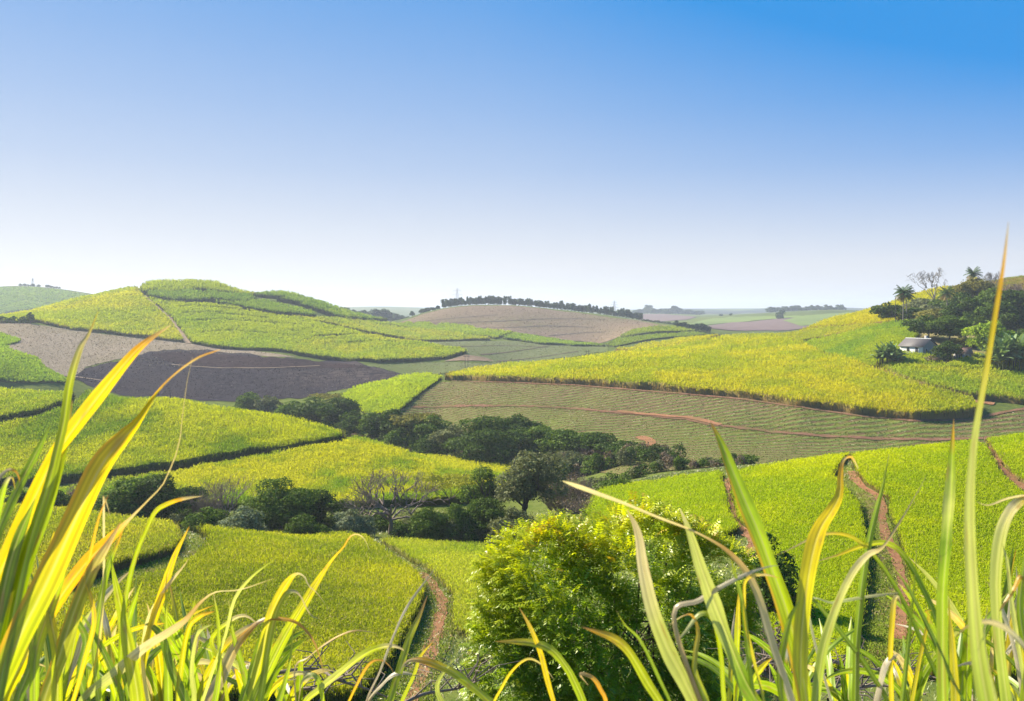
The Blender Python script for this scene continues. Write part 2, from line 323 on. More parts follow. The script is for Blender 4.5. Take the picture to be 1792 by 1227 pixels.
def ribbon(name, pts, d0, d1, width, mat, off=.09, label=None):
    p = dens(pts, 4, False); w = np.array([world_pt(u, hit(u, v, d0, d1)) for u, v in p])
    k = np.ones(5) / 5; ww = w.copy()
    if len(w) > 6:
        for c in (0, 1): ww[2:-2, c] = np.convolve(w[:, c], k, 'valid')
    t = np.gradient(ww[:, :2], axis=0); t /= np.linalg.norm(t, axis=1)[:, None] + 1e-9; nrm = np.c_[-t[:, 1], t[:, 0]]
    ar_ = np.arange(len(ww)) * 1.; wdl = width * (1 + .7 * (noise2(ar_, 0 * ar_, 3, 5) - .5) + .5 * (noise2(ar_, 0 * ar_, 1.1, 6) - .5)); wdr = width * (1 + .7 * (noise2(ar_, 0 * ar_ + 9, 3, 7) - .5) + .5 * (noise2(ar_, 0 * ar_, 1.3, 8) - .5)); rows = []
    for q in (-.5, -.2, .2, .5):
        xy = ww[:, :2] + nrm * ((wdl if q < 0 else wdr) * q)[:, None]; rows.append(np.c_[xy, ground_z(xy[:, 0], xy[:, 1]) + off + xy[:, 1] * 3.5e-4])
    v = np.concatenate(rows); n = len(ww); f = [(r * n + i, r * n + i + 1, (r + 1) * n + i + 1, (r + 1) * n + i) for r in range(3) for i in range(n - 1)]
    o = np_mesh(name, v, np.array(f), mat, smooth=True); tag(o, kind='structure')
    if label: o['label'] = label
    return o
# ---------------------------------------------------------------- cane
CANE = leaf_mat('sugarcane leaves', .45, .004, .6, (1.0, 1.0, .4), 1.15)
def blades(base, L, w, az, lean, droop, col, tipcol=None):
    """arched leaf ribbons, all at once: base (n,3), length, width, azimuth, lean (0 up .. 1 flat), droop"""
    n = len(base); dx = np.stack([np.cos(az), np.sin(az), 0 * az], 1); sd = np.stack([-np.sin(az), np.cos(az), 0 * az], 1)
    up = np.array([0, 0, 1.0])
    p1 = base + dx * (L * lean * .45)[:, None] + up * (L * (1 - .35 * lean) * .6)[:, None]
    p2 = p1 + dx * (L * (lean * .7 + .1))[:, None] + up * (L * (.35 - droop))[:, None]
    hw = (w * .5)[:, None]
    tw = rng.normal(0, .5, n)[:, None]; sd2 = sd * np.cos(tw) + up * np.sin(tw) * .8
    v = np.stack([base - sd2 * hw * .7, base + sd2 * hw * .7, p1 + sd2 * hw, p1 - sd2 * hw, p2], 1).reshape(-1, 3)
    k = np.arange(n) * 5
    c = np.repeat(col[:, None], 5, 1)
    if tipcol is not None: c[:, 4] = tipcol
    return v, np.stack([k, k + 1, k + 2, k + 3], 1), np.stack([k + 3, k + 2, k + 4], 1), c.reshape(-1, 3)
def crop(pts, d0, d1, h, ca, cb, label, over=1.03, px=7.0, cc3=None, wall=(.12, .10, .04), dry=.12, patch=18.0, wind=.0, per=7, wob=1.0, lmul=1.0, cuts=(), stalk=1.0, cat='sugarcane'):
    """one field: leafy canopy with standing edges, thousands of leaves, one object"""
    P = poly_us(pts, d0, d1, over, wob); ug, sg = us_grid(P, 2.5); u, s = np.meshgrid(ug, sg, indexing='ij')
    m = inside(P, u, s); n = len(sg); cell, u, s = snap(P, u, s, m); d = np.exp(s); x = (u - CX) / F * d
    lay = 8 + d.mean() / 40
    def lie(xx, yy): return 1 + .34 * (noise2(xx, yy, lay, 21) - .5) + .22 * (noise2(xx, yy, lay * .3, 22) - .5)
    zc = h * (.66 + .22 * (noise2(x, d, 1.7 + d.mean() / 150, 3) - .5)) * lie(x, d)
    def cut_at(uu_, ss_):
        k = np.zeros(np.shape(uu_), bool)
        for line_, wid in cuts:
            lp = np.array([(a, hit(a, b, d0, d1)) for a, b in dens(line_, 10, False)]); o_ = np.argsort(lp[:, 0]); k |= (np.abs(np.exp(ss_) - np.exp(np.interp(uu_, lp[o_, 0], lp[o_, 1]))) < wid / 2) & (uu_ > lp[:, 0].min()) & (uu_ < lp[:, 0].max())
        return k
    if cuts: zc = np.where(cut_at(u, s), zc * .08, zc)
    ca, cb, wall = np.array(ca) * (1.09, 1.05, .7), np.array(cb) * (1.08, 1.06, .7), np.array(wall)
    def colour(xx, yy):
        f = np.clip((noise2(xx, yy, patch, 11) * .45 + noise2(xx, yy * .7, patch * .3, 12) * .35 + noise2(xx, yy, patch * .1, 13) * .2 - .5) * 3.4 + .5, 0, 1)[:, None]; return ca * (1 - f) + cb * f
    i, j = np.nonzero(cell); b = i * n + j; f = np.stack([b, b + n, b + n + 1, b + 1], 1)
    use, inv = np.unique(f, return_inverse=True); f = inv.reshape(-1, 4)
    top = world_pt(u.ravel()[use], s.ravel()[use]); topv = top + np.c_[np.zeros((len(top), 2)), zc.ravel()[use]]
    ctop = colour(top[:, 0], top[:, 1]) * .62  # sheet under the leaves darkened, painting the shade between them
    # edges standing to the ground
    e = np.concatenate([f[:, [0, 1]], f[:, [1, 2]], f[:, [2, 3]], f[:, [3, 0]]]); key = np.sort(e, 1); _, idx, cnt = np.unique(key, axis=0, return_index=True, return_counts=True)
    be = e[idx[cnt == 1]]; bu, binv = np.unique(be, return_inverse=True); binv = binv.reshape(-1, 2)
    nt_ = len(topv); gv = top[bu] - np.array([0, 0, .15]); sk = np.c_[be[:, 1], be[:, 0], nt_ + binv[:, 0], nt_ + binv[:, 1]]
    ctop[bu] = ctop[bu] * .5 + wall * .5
    V = [topv, gv]; C4 = [f, sk]; C3 = []; CC = [ctop, np.broadcast_to(wall, (len(gv), 3))]
    # leaves over the top, even in the picture
    vis = np.clip(Vt(u[:-1, :-1], s[:-1, :-1]) - Vt(u[:-1, :-1], s[:-1, 1:]), 0, None)
    du = ug[1] - ug[0]; wgt = (vis + .04) * du * cell; tot = wgt.sum(); cnt_ = int(tot / (px * .5))
    pick = rng.choice(wgt.size, cnt_, p=wgt.ravel() / tot); pi, pj = np.divmod(pick, n - 1)
    pu = ug[pi] + rng.random(cnt_) * du; ps = sg[pj] + rng.random(cnt_) * (sg[1] - sg[0])
    if cuts: kp = ~cut_at(pu, ps); pu, ps = pu[kp], ps[kp]
    pd = np.exp(ps)
    g = world_pt(pu, ps); pxm = pd / F
    g = np.repeat(g, per, 0); pd = np.repeat(pd, per); pxm = np.repeat(pxm, per); k = len(g)
    L = np.maximum(np.minimum(h * .5 * lmul, np.maximum(.42, 4.6 * pxm)), 2.5 * pxm) * rng.uniform(.6, 1.35, k); w = np.maximum(.035, .85 * pxm) * rng.uniform(.7, 1.3, k)
    spread = np.maximum(.25, 2.0 * pxm); g[:, :2] += rng.normal(0, 1, (k, 2)) * spread[:, None] * .5
    g[:, 2] += h * rng.uniform(.45, .85, k) * lie(g[:, 0], g[:, 1])
    az = rng.uniform(0, 2 * np.pi, k); lean = rng.uniform(.05, .65, k)
    c = colour(g[:, 0], g[:, 1]) * rng.uniform(.89, 1.12, k)[:, None]; tip = c * np.array([1.15, 1.05, .9])
    dr = rng.random(k) < dry * np.clip(45 / pd, .12, .8); c[dr] = np.array([.42, .36, .14]) * rng.uniform(.6, 1.2, dr.sum())[:, None]; tip[dr] = c[dr]
    v, q4, q3, cc = blades(g, L, w, az, lean, rng.uniform(.05, .5, k), c, tip); o_ = sum(len(z) for z in V); V.append(v); C4.append(q4 + o_); C3.append(q3 + o_); CC.append(cc)
    # leaves and stalks along the standing edges
    ea, eb = topv[be[:, 0]], topv[be[:, 1]]; lp = np.linalg.norm(ea - eb, axis=1) * F / ea[:, 1]; ne = np.maximum(0, (lp / 1.3 * stalk + rng.random(len(lp)))).astype(int)
    r = np.repeat(np.arange(len(be)), ne); k = len(r)
    if k:
        t = rng.random(k)[:, None]; g = ea[r] * (1 - t) + eb[r] * t; gz = ground_z(g[:, 0], g[:, 1]); pxm = g[:, 1] / F
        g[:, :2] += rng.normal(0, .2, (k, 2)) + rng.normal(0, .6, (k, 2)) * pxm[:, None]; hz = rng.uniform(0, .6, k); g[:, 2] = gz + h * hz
        wc = wall[None] * rng.uniform(.6, 1.7, k)[:, None]; mixf = np.clip(hz * 1.7 - .5 + rng.normal(0, .15, k), 0, 1)[:, None]; c = wc * (1 - mixf) + colour(g[:, 0], g[:, 1]) * .75 * mixf  # upper edge leaves dimmed too, keeping the painted shade on the side
        v, q4, q3, cc = blades(g, np.maximum(h * .6, 3 * pxm) * rng.uniform(.6, 1.25, k), np.maximum(.05, 1.1 * pxm) * rng.uniform(.7, 1.3, k), rng.uniform(0, 2 * np.pi, k), rng.uniform(.05, .5, k), rng.uniform(.0, .5, k), c)
        o_ = sum(len(z) for z in V); V.append(v); C4.append(q4 + o_); C3.append(q3 + o_); CC.append(cc)
    o = np_mesh('sugarcane_crop', np.concatenate(V), [np.concatenate(C4), np.concatenate(C3)], CANE, np.concatenate(CC))
    tag(o, label, cat, 'fields of standing sugarcane', 'stuff')
    return o

LITTER = leaf_mat('field litter', .15, .0, .5, (1.0, 1.0, .6))
def litter(name, pts, d0, d1, px, cols, h=.35, size=2.2, flat=.7, rows=None, label=None, over=1.0, patch=25.0, cat=None, avoid=()):
    """stubble, straw and young shoots scattered over a bare field, evenly in the picture; cols = [(weight, colour)]"""
    P = poly_us(pts, d0, d1, over); ug, sg = us_grid(P, 3); u, s = np.meshgrid(ug, sg, indexing='ij'); m = inside(P, u, s); n = len(sg)
    vis = np.clip(Vt(u[:-1, :-1], s[:-1, :-1]) - Vt(u[:-1, :-1], s[:-1, 1:]), 0, None); du = ug[1] - ug[0]; wgt = (vis + .02) * du * m[:-1, :-1]; tot = wgt.sum(); k = int(tot / px)
    pick = rng.choice(wgt.size, k, p=wgt.ravel() / tot); pi, pj = np.divmod(pick, n - 1); pu = ug[pi] + rng.random(k) * du; ps = sg[pj] + rng.random(k) * (sg[1] - sg[0])
    g = world_pt(pu, ps, .1); pxm = np.exp(ps) / F
    for line_, wid in avoid:
        w_ = np.array([world_pt(a_, hit(a_, b_, d0, d1)) for a_, b_ in dens(line_, 6, False)])[:, :2]; dmin = np.concatenate([np.min(np.hypot(q_[:, None, 0] - w_[None, :, 0], q_[:, None, 1] - w_[None, :, 1]), 1) for q_ in np.array_split(g, max(1, len(g) // 4000))])
        kp = (dmin > wid * .5 * rng.uniform(.6, 1.3, len(g))) | (rng.random(len(g)) < .06); g, pxm = g[kp], pxm[kp]; k = len(g)
    if rows:
        per, ang = rows; a = g[:, 1] * math.cos(ang) + g[:, 0] * math.sin(ang) + 2.5 * noise2(g[:, 0], g[:, 1], 60, 41); keep = (np.abs((a / per) % 1 - .5) < .27) | (rng.random(k) < .12); g, pxm = g[keep], pxm[keep]; k = len(g)
    wts = np.array([c[0] for c in cols], float); cc = np.array([c[1] for c in cols]); f = noise2(g[:, 0], g[:, 1], patch, 51) * .6 + noise2(g[:, 0], g[:, 1], patch * .3, 52) * .4
    idx = np.searchsorted(np.cumsum(wts) / wts.sum(), np.clip(.72 * rng.random(k) + .28 * np.clip((f - .5) * 2 + .5, 0, 1), 0, .999)); c = cc[idx] * rng.uniform(.7, 1.3, k)[:, None]
    v, a, b, c = blades(g, np.maximum(h, size * pxm) * rng.uniform(.6, 1.4, k), np.maximum(.05, 1.0 * pxm) * rng.uniform(.7, 1.3, k), rng.uniform(0, 6.28, k), np.clip(rng.normal(flat, .25, k), .05, .98), rng.uniform(0, .5, k), c)
    o = np_mesh(name, v, [a, b], LITTER, c); tag(o, label, cat or 'crop residue', None, 'stuff'); return o
# ---------------------------------------------------------------- bare fields, paths
M_STUB = soil_mat('stubble', (.20, .15, .105), (.29, .23, .16), (.18, .15, .08), scale=.8, fleck=(.52, .47, .38), fleck_scale=.9, fleck_amt=.60, big=.012)
M_BURN = soil_mat('burnt stubble', (.024, .019, .024), (.05, .042, .046), (.085, .066, .06), scale=.25, fleck=(.33, .28, .24), fleck_scale=.8, fleck_amt=.635, big=.014, bump=.9)
M_BURN2 = soil_mat('dark burnt bank', (.026, .017, .018), (.05, .034, .034), scale=.3, bump=.8)
M_BROWN = soil_mat('dry ratoon field', (.15, .10, .07), (.21, .155, .10), (.16, .145, .06), scale=.35, fleck=(.46, .40, .30), fleck_scale=.5, fleck_amt=.6, big=.006, rows=(.045, .1, 4), rowcol=(.20, .13, .10), rowmix=.35)
M_YOUNG = soil_mat('young ratoon rows', (.12, .075, .042), (.17, .115, .06), (.13, .14, .03), scale=.55, fleck=(.46, .40, .27), fleck_scale=.9, fleck_amt=.615, big=.016, rows=(.12, R(-9), 3), rowcol=(.13, .19, .04), rowmix=.9, bump=.6)
M_GREY = soil_mat('grey green ratoon', (.10, .105, .045), (.145, .14, .07), (.12, .14, .04), scale=.35, rows=(.06, .05, 4), rowcol=(.12, .16, .06), rowmix=.6, big=.01, fleck=(.3, .27, .2), fleck_scale=.5, fleck_amt=.62)
M_PURP = soil_mat('far bare field', (.13, .088, .08), (.17, .12, .10), scale=.1, rows=(.025, 0, 3), rowcol=(.17, .12, .12), rowmix=.5)
M_FARG = soil_mat('far green field', (.14, .18, .05), (.17, .21, .06), (.12, .15, .055), scale=.08, big=.008)
M_RED = soil_mat('red earth track', (.23, .105, .055), (.31, .16, .085), (.20, .13, .06), scale=1.3, big=.2, fleck=(.2, .2, .06), fleck_scale=.9, fleck_amt=.66)
M_RED2 = soil_mat('brown earth track', (.15, .075, .045), (.21, .115, .07), (.14, .12, .045), scale=.6, big=.06, fleck=(.14, .15, .04), fleck_scale=.5, fleck_amt=.6)
M_TAN = soil_mat('dry track', (.22, .155, .11), (.29, .22, .155), scale=.8, big=.1)
M_DARKL = soil_mat('contour bank', (.09, .07, .05), (.13, .10, .07), scale=.5)
M_VERGE = soil_mat('mown verge', (.12, .15, .02), (.17, .19, .035), (.19, .13, .06), scale=1.2, big=.25)
M_YARD = soil_mat('farm yard earth', (.27, .19, .10), (.22, .20, .06), (.13, .17, .04), scale=.4, big=.06)
sheet('stubble_field', [(-200, 562), (0, 566), (60, 568), (130, 579), (240, 592), (330, 602), (430, 613), (520, 625), (430, 624), (270, 618), (200, 631), (150, 642), (132, 664), (100, 656), (80, 643), (72, 629), (20, 613), (12, 605), (40, 598), (0, 584), (-200, 580)], 300, 500, M_STUB)
sheet('burnt_field', [(120, 664), (150, 642), (200, 632), (270, 617), (330, 615), (430, 622), (510, 629), (620, 637), (690, 650), (716, 659), (650, 672), (560, 692), (480, 700), (420, 702), (300, 700), (200, 690), (160, 676)], 312, 460, M_BURN, .16, wob=3.2)
sheet('burnt_bank', [(262, 620), (300, 617), (430, 624), (560, 634), (660, 645), (560, 646), (420, 645), (330, 641), (290, 634)], 312, 470, M_BURN2, .32)
ribbon('burnt_field_track', [(300, 640), (380, 646), (470, 646), (560, 642)], 312, 480, .9, M_TAN, .5)
ribbon('valley_track', [(38, 597), (14, 605), (22, 614), (68, 629), (80, 640), (84, 650), (110, 658), (140, 661), (190, 668)], 290, 480, 1.5, M_TAN, .2)
sheet('brown_hill_field', [(700, 566), (740, 550), (785, 540), (830, 536), (900, 537), (950, 542), (1000, 548), (1060, 555), (1120, 563), (1170, 572), (1120, 580), (1085, 592), (1056, 604), (1000, 596), (940, 589), (830, 578), (770, 572)], 660, 960, M_BROWN, .25, over=1.03)
for pts in ([(730, 565), (770, 560), (830, 555), (870, 552)], [(720, 567), (800, 566), (880, 563), (950, 559), (1010, 559), (1060, 560)], [(830, 575), (900, 574), (960, 571), (1040, 574)], [(960, 589), (1010, 584), (1060, 582)]):
    ribbon('contour_bank', pts, 670, 960, 2.2, M_DARKL, .45)
sheet('grey_green_field', [(728, 600), (800, 598), (860, 597), (940, 602), (1000, 607), (1064, 607), (1064, 614), (1000, 626), (900, 637), (862, 634), (815, 621)], 440, 640, M_GREY)
for pts in ([(790, 608), (850, 606), (900, 606), (960, 609)], [(842, 622), (890, 617), (940, 610), (962, 606)], [(870, 634), (930, 628), (985, 620), (1010, 616)]):
    ribbon('contour_bank', pts, 440, 640, 1.6, M_DARKL, .3)
sheet('ratoon_field', [(640, 640), (780, 635), (884, 635), (872, 644), (790, 652), (730, 662), (700, 657)], 372, 470, M_GREY, .15)
sheet('ratoon_field', [(776, 633), (815, 620), (850, 627), (866, 633)], 425, 520, M_BROWN, .25)
ribbon('hill_track', [(251, 519), (262, 527), (280, 543), (293, 553), (301, 566), (311, 579), (320, 591), (331, 602)], 430, 600, 4.2, M_TAN, .3)
sheet('young_cane_field', [(640, 735), (715, 714), (738, 690), (772, 668), (850, 669), (900, 670), (1000, 674), (1100, 682), (1200, 690), (1300, 699), (1400, 713), (1500, 728), (1600, 737), (1700, 735), (1760, 724), (1792, 718), (2100, 705), (2100, 810), (1800, 810), (1500, 826), (1150, 838), (1000, 824), (900, 812), (800, 785), (715, 750)], 140, 320, M_YOUNG)
ribbon('red_earth_track', [(720, 714), (800, 712), (900, 711), (1000, 716), (1100, 725), (1200, 735), (1250, 745), (1350, 757), (1450, 765), (1550, 770), (1640, 771), (1760, 767), (1900, 764)], 165, 300, 1.7, M_RED2, .25)
ribbon('red_earth_bank', [(1080, 722), (1150, 729), (1215, 734), (1262, 746)], 165, 300, 1.6, M_RED, .4)
ribbon('field_edge_track', [(790, 668), (900, 671), (1000, 675), (1100, 683), (1200, 691), (1300, 700), (1400, 714), (1500, 729), (1600, 738), (1700, 736), (1760, 722), (1800, 716), (1900, 714)], 175, 330, 1.2, M_RED2, .25)
ribbon('stream_track', [(1115, 766), (1132, 769), (1142, 776), (1138, 788), (1132, 798)], 168, 230, 2.4, M_RED, .2)
ribbon('red_earth_track', [(1530, 640), (1570, 662), (1620, 680), (1690, 700), (1740, 708)], 185, 270, 2.2, M_RED, .15)
sheet('mown_verge', [(640, 946), (700, 975), (745, 1003), (768, 1030), (795, 1050), (795, 1110), (775, 1160), (755, 1240), (620, 1240), (690, 1170), (728, 1090), (742, 1050), (730, 1020), (690, 990)], 30, 95, M_VERGE, .05)
ribbon('near_track', [(735, 1003), (758, 1022), (772, 1045), (773, 1075), (763, 1110), (752, 1150), (738, 1190), (715, 1235)], 30, 90, .75, M_RED, .07)
sheet('mown_verge', [(285, 905), (310, 918), (345, 935), (365, 955), (350, 985), (300, 1010), (220, 1040), (90, 1085), (-200, 1120), (-200, 1070), (90, 1050), (210, 1000), (300, 975), (318, 955), (300, 925)], 40, 95, M_VERGE, .05)
sheet('mown_verge', [(1455, 830), (1490, 815), (1500, 850), (1545, 880), (1565, 930), (1590, 1000), (1600, 1080), (1580, 1180), (1490, 1190), (1530, 1080), (1535, 960), (1510, 890), (1460, 850)], 35, 100, M_VERGE, .05)
ribbon('red_earth_track', [(1488, 826), (1500, 846), (1535, 868), (1545, 885), (1543, 905), (1545, 930), (1560, 955), (1572, 985), (1580, 1020), (1578, 1060), (1572, 1120)], 35, 100, .72, M_RED, .07)
ribbon('red_earth_track', [(1725, 783), (1745, 815), (1765, 840), (1800, 868), (1860, 900)], 50, 110, 1.5, M_RED, .08)
ribbon('red_earth_track', [(1268, 840), (1275, 875), (1280, 905), (1300, 930), (1320, 947), (1335, 985), (1330, 1040)], 40, 110, 1.3, M_RED, .08)
sheet('farm_yard', [(1580, 600), (1620, 575), (1680, 565), (1900, 555), (1900, 640), (1720, 628), (1680, 640), (1640, 638), (1615, 622)], 235, 330, M_YARD, .12)
sheet('far_green_field', [(1205, 566), (1240, 558), (1330, 555), (1400, 553), (1430, 556), (1330, 561), (1260, 567), (1215, 571)], 1150, 1700, M_FARG, .5)
sheet('far_bare_field', [(1240, 571), (1290, 564), (1400, 557), (1450, 560), (1440, 572), (1400, 577), (1330, 581), (1240, 580)], 850, 1300, M_PURP, .6)
sheet('far_bare_field', [(1110, 552), (1160, 551), (1220, 554), (1200, 560), (1150, 566), (1120, 564)], 1480, 2050, M_PURP, .8)
sheet('far_green_field', [(1370, 563), (1410, 554), (1440, 551), (1490, 547), (1490, 556), (1440, 566), (1400, 572)], 950, 1500, M_FARG, 1.0)
M_WOOD = soil_mat('far woodland', (.018, .032, .02), (.04, .06, .03), (.07, .075, .045), scale=.05, big=.008)
sheet('far_wooded_hill', [(1105, 546), (1200, 542), (1290, 545), (1360, 542), (1450, 539), (1540, 542), (1540, 549), (1400, 549), (1250, 549), (1110, 550)], 3000, 4000, M_WOOD, 3.0, over=1.02)
# ---------------------------------------------------------------- what lies on the bare fields
litter('cane_stubble', [(-200, 562), (0, 566), (60, 568), (130, 579), (240, 592), (330, 602), (430, 613), (520, 625), (430, 624), (270, 617), (200, 630), (150, 641), (132, 663), (100, 655), (80, 642), (72, 628), (20, 612), (12, 605), (40, 598), (0, 584), (-200, 580)], 300, 500, 3.2, [(3, (.18, .13, .095)), (3, (.29, .225, .16)), (1, (.19, .17, .07)), (1.2, (.48, .41, .31))], .3, 2.2, .75, None, 'pale dry stubble over the stubble field on the left', patch=40)
litter('burnt_trash', [(120, 664), (150, 642), (200, 632), (262, 618), (330, 616), (430, 623), (510, 630), (620, 638), (690, 651), (714, 659), (650, 672), (560, 691), (480, 698), (420, 700), (300, 698), (200, 688), (160, 675)], 312, 460, 3.6, [(5, (.018, .015, .02)), (3.4, (.05, .042, .05)), (.9, (.20, .16, .15)), (.3, (.09, .11, .04))], .4, 2.6, .6, None, 'charred stalks and pale straw over the burnt field', patch=30)
litter('cane_stubble', [(232, 629), (290, 625), (335, 636), (372, 641), (330, 646), (262, 643)], 312, 460, 5, [(3, (.20, .16, .12)), (2, (.34, .28, .21)), (2, (.07, .05, .045))], .35, 2.2, .7, None, 'tongue of unburnt pale stubble inside the burnt field', patch=15)
litter('cane_stubble', [(470, 686), (560, 672), (650, 662), (690, 660), (640, 674), (560, 692), (480, 698)], 312, 460, 9, [(2, (.17, .13, .11)), (2, (.26, .21, .17)), (3, (.05, .04, .04))], .35, 2.2, .7, None, 'scattered pale stubble along the lower edge of the burnt field', patch=15)
litter('hill_stubble', [(700, 566), (740, 550), (785, 540), (830, 536), (900, 537), (950, 542), (1000, 548), (1060, 555), (1120, 563), (1170, 572), (1120, 580), (1085, 592), (1056, 604), (1000, 596), (940, 589), (830, 578), (770, 572)], 660, 960, 2.6, [(4, (.125, .08, .055)), (3, (.18, .13, .08)), (2, (.145, .13, .045)), (.8, (.30, .24, .16))], .4, 1.8, .7, None, 'dry stubble on the brown hill', patch=70)
litter('young_sugarcane', [(640, 735), (715, 714), (738, 690), (772, 668), (850, 669), (900, 670), (1000, 674), (1100, 682), (1200, 690), (1300, 699), (1400, 713), (1500, 728), (1600, 737), (1700, 735), (1760, 724), (1792, 718), (2100, 705), (2100, 810), (1800, 810), (1500, 826), (1150, 838), (1000, 824), (900, 812), (800, 785), (715, 750)], 140, 320, 2.6, [(3, (.10, .145, .022)), (4, (.15, .19, .03)), (3.2, (.15, .095, .05)), (.6, (.42, .35, .22))], .38, 2.3, .55, (3.1, R(9)), 'rows of young cane and straw on the sloping field below the yellow cane', patch=26, cat='young sugarcane')
litter('ratoon_shoots', [(728, 600), (800, 598), (860, 597), (940, 602), (1000, 607), (1064, 607), (1064, 614), (1000, 626), (900, 637), (862, 634), (815, 621)], 440, 640, 3, [(4, (.095, .125, .03)), (3, (.13, .15, .05)), (1.4, (.14, .095, .06))], .4, 1.8, .5, (6, 0.0), 'sparse green shoots on the grey green field', patch=50, cat='young sugarcane')
litter('ratoon_shoots', [(640, 640), (780, 635), (884, 635), (872, 644), (790, 652), (730, 662), (700, 657)], 372, 470, 3, [(3, (.11, .125, .04)), (3, (.15, .105, .065)), (1, (.32, .26, .18))], .4, 1.9, .6, None, 'straw and shoots on the strip behind the burnt field', patch=30, cat='young sugarcane')
AV = [([(735, 1003), (758, 1022), (772, 1045), (773, 1075), (763, 1110), (752, 1150), (738, 1190), (715, 1235)], .85), ([(1488, 826), (1500, 846), (1535, 868), (1545, 885), (1543, 905), (1545, 930), (1560, 955), (1572, 985), (1580, 1020), (1578, 1060), (1572, 1120)], .85)]
for lab, pts in (('tufts and straw on the verge of the near footpath', [(640, 946), (700, 972), (748, 1000), (772, 1030), (800, 1050), (800, 1110), (778, 1160), (758, 1240), (610, 1240), (690, 1170), (724, 1090), (738, 1050), (726, 1020), (686, 990)]), ('tufts and straw beside the dark ditch at lower left', [(285, 905), (310, 918), (345, 935), (365, 955), (350, 985), (300, 1010), (220, 1040), (90, 1085), (-200, 1120), (-200, 1070), (90, 1050), (210, 1000), (300, 975), (318, 955), (300, 925)]), ('tufts and straw along the winding red track on the right', [(1452, 830), (1490, 812), (1505, 846), (1555, 876), (1575, 930), (1600, 1000), (1606, 1080), (1585, 1180), (1480, 1190), (1515, 1080), (1520, 960), (1500, 890), (1452, 850)])):
    litter('verge_grass', pts, 30, 105, 3.0, [(4, (.15, .20, .015)), (3, (.21, .25, .025)), (1.2, (.36, .28, .14)), (.6, (.20, .11, .06))], .16, 2.2, .5, None, lab, patch=3, cat='grass', avoid=AV)
for lab, pts, e0, e1 in (('straw along the edge of the red track on the far slope', [(720, 708), (900, 705), (1100, 718), (1250, 738), (1450, 760), (1640, 766), (1640, 777), (1450, 771), (1250, 752), (1100, 731), (900, 716), (720, 719)], 165, 300), ('dry leaves at the foot of the yellow cane', [(790, 664), (1000, 672), (1200, 687), (1400, 710), (1600, 735), (1740, 724), (1740, 732), (1600, 742), (1400, 719), (1200, 696), (1000, 680), (790, 672)], 175, 330)):
    litter('track_litter', pts, e0, e1, 3.2, [(3, (.30, .20, .11)), (2, (.17, .10, .055)), (2, (.15, .18, .035)), (1, (.45, .36, .22))], .3, 2.0, .6, None, lab, patch=8)
# ---------------------------------------------------------------- standing cane
G1, G2 = (.36, .43, .03), (.20, .30, .025)      # fresh green
Y1, Y2 = (.53, .50, .015), (.38, .42, .02)      # ripe yellow
B1, B2 = (.20, .30, .06), (.14, .24, .05)       # deep green
WB, WD = (.24, .155, .075), (.045, .05, .018)     # brown stalk edge, leafy edge darkened with painted-in shade
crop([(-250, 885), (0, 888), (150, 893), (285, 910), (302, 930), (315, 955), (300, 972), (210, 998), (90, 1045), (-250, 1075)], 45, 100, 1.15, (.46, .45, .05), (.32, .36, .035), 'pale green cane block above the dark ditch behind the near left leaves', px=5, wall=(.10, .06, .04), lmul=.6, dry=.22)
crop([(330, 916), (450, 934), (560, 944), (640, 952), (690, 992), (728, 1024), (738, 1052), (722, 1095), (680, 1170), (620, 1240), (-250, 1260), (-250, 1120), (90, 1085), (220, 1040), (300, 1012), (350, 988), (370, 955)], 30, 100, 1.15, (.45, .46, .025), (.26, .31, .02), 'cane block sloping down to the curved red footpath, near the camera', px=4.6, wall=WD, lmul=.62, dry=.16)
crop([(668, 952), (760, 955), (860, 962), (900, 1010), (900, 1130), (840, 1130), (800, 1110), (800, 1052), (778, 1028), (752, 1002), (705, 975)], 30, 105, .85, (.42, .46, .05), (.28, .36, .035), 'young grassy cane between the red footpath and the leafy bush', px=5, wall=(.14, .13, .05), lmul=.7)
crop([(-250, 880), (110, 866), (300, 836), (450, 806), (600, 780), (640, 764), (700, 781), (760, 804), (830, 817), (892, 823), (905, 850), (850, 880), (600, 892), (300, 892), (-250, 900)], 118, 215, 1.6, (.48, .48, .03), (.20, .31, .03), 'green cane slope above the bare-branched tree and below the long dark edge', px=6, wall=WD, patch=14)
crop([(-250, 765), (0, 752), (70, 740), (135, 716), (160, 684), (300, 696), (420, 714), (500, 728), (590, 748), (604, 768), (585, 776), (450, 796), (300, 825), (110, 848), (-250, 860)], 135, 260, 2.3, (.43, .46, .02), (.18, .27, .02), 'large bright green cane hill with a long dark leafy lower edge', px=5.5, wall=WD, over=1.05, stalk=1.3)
crop([(-250, 680), (0, 680), (100, 682), (128, 690), (118, 710), (60, 727), (0, 737), (-250, 752)], 150, 262, 2.3, (.40, .44, .04), (.28, .36, .04), 'small cane block above the dark step behind the tall yellow leaves', px=6, wall=WD, over=1.05, stalk=1.3)
crop([(596, 696), (620, 682), (660, 672), (700, 663), (745, 656), (772, 662), (755, 676), (735, 690), (716, 708), (690, 728), (640, 728)], 235, 345, 1.7, (.42, .50, .04), (.36, .45, .05), 'small lime green cane patch between burnt field and stream trees', px=6, wall=WD, dry=.05)
crop([(776, 665), (820, 655), (900, 643), (960, 635), (1020, 627), (1100, 618), (1180, 611), (1240, 604), (1300, 598), (1350, 597), (1395, 606), (1440, 626), (1500, 646), (1560, 672), (1640, 698), (1700, 712), (1712, 728), (1650, 735), (1600, 736), (1500, 727), (1400, 712), (1300, 698), (1200, 689), (1100, 681), (1000, 673), (900, 669)], 185, 400, 3.0, Y1, Y2, 'broad ripe yellow cane field with a brown stalk edge across the right slope', px=5.2, wall=WB, dry=.2, stalk=1.6)
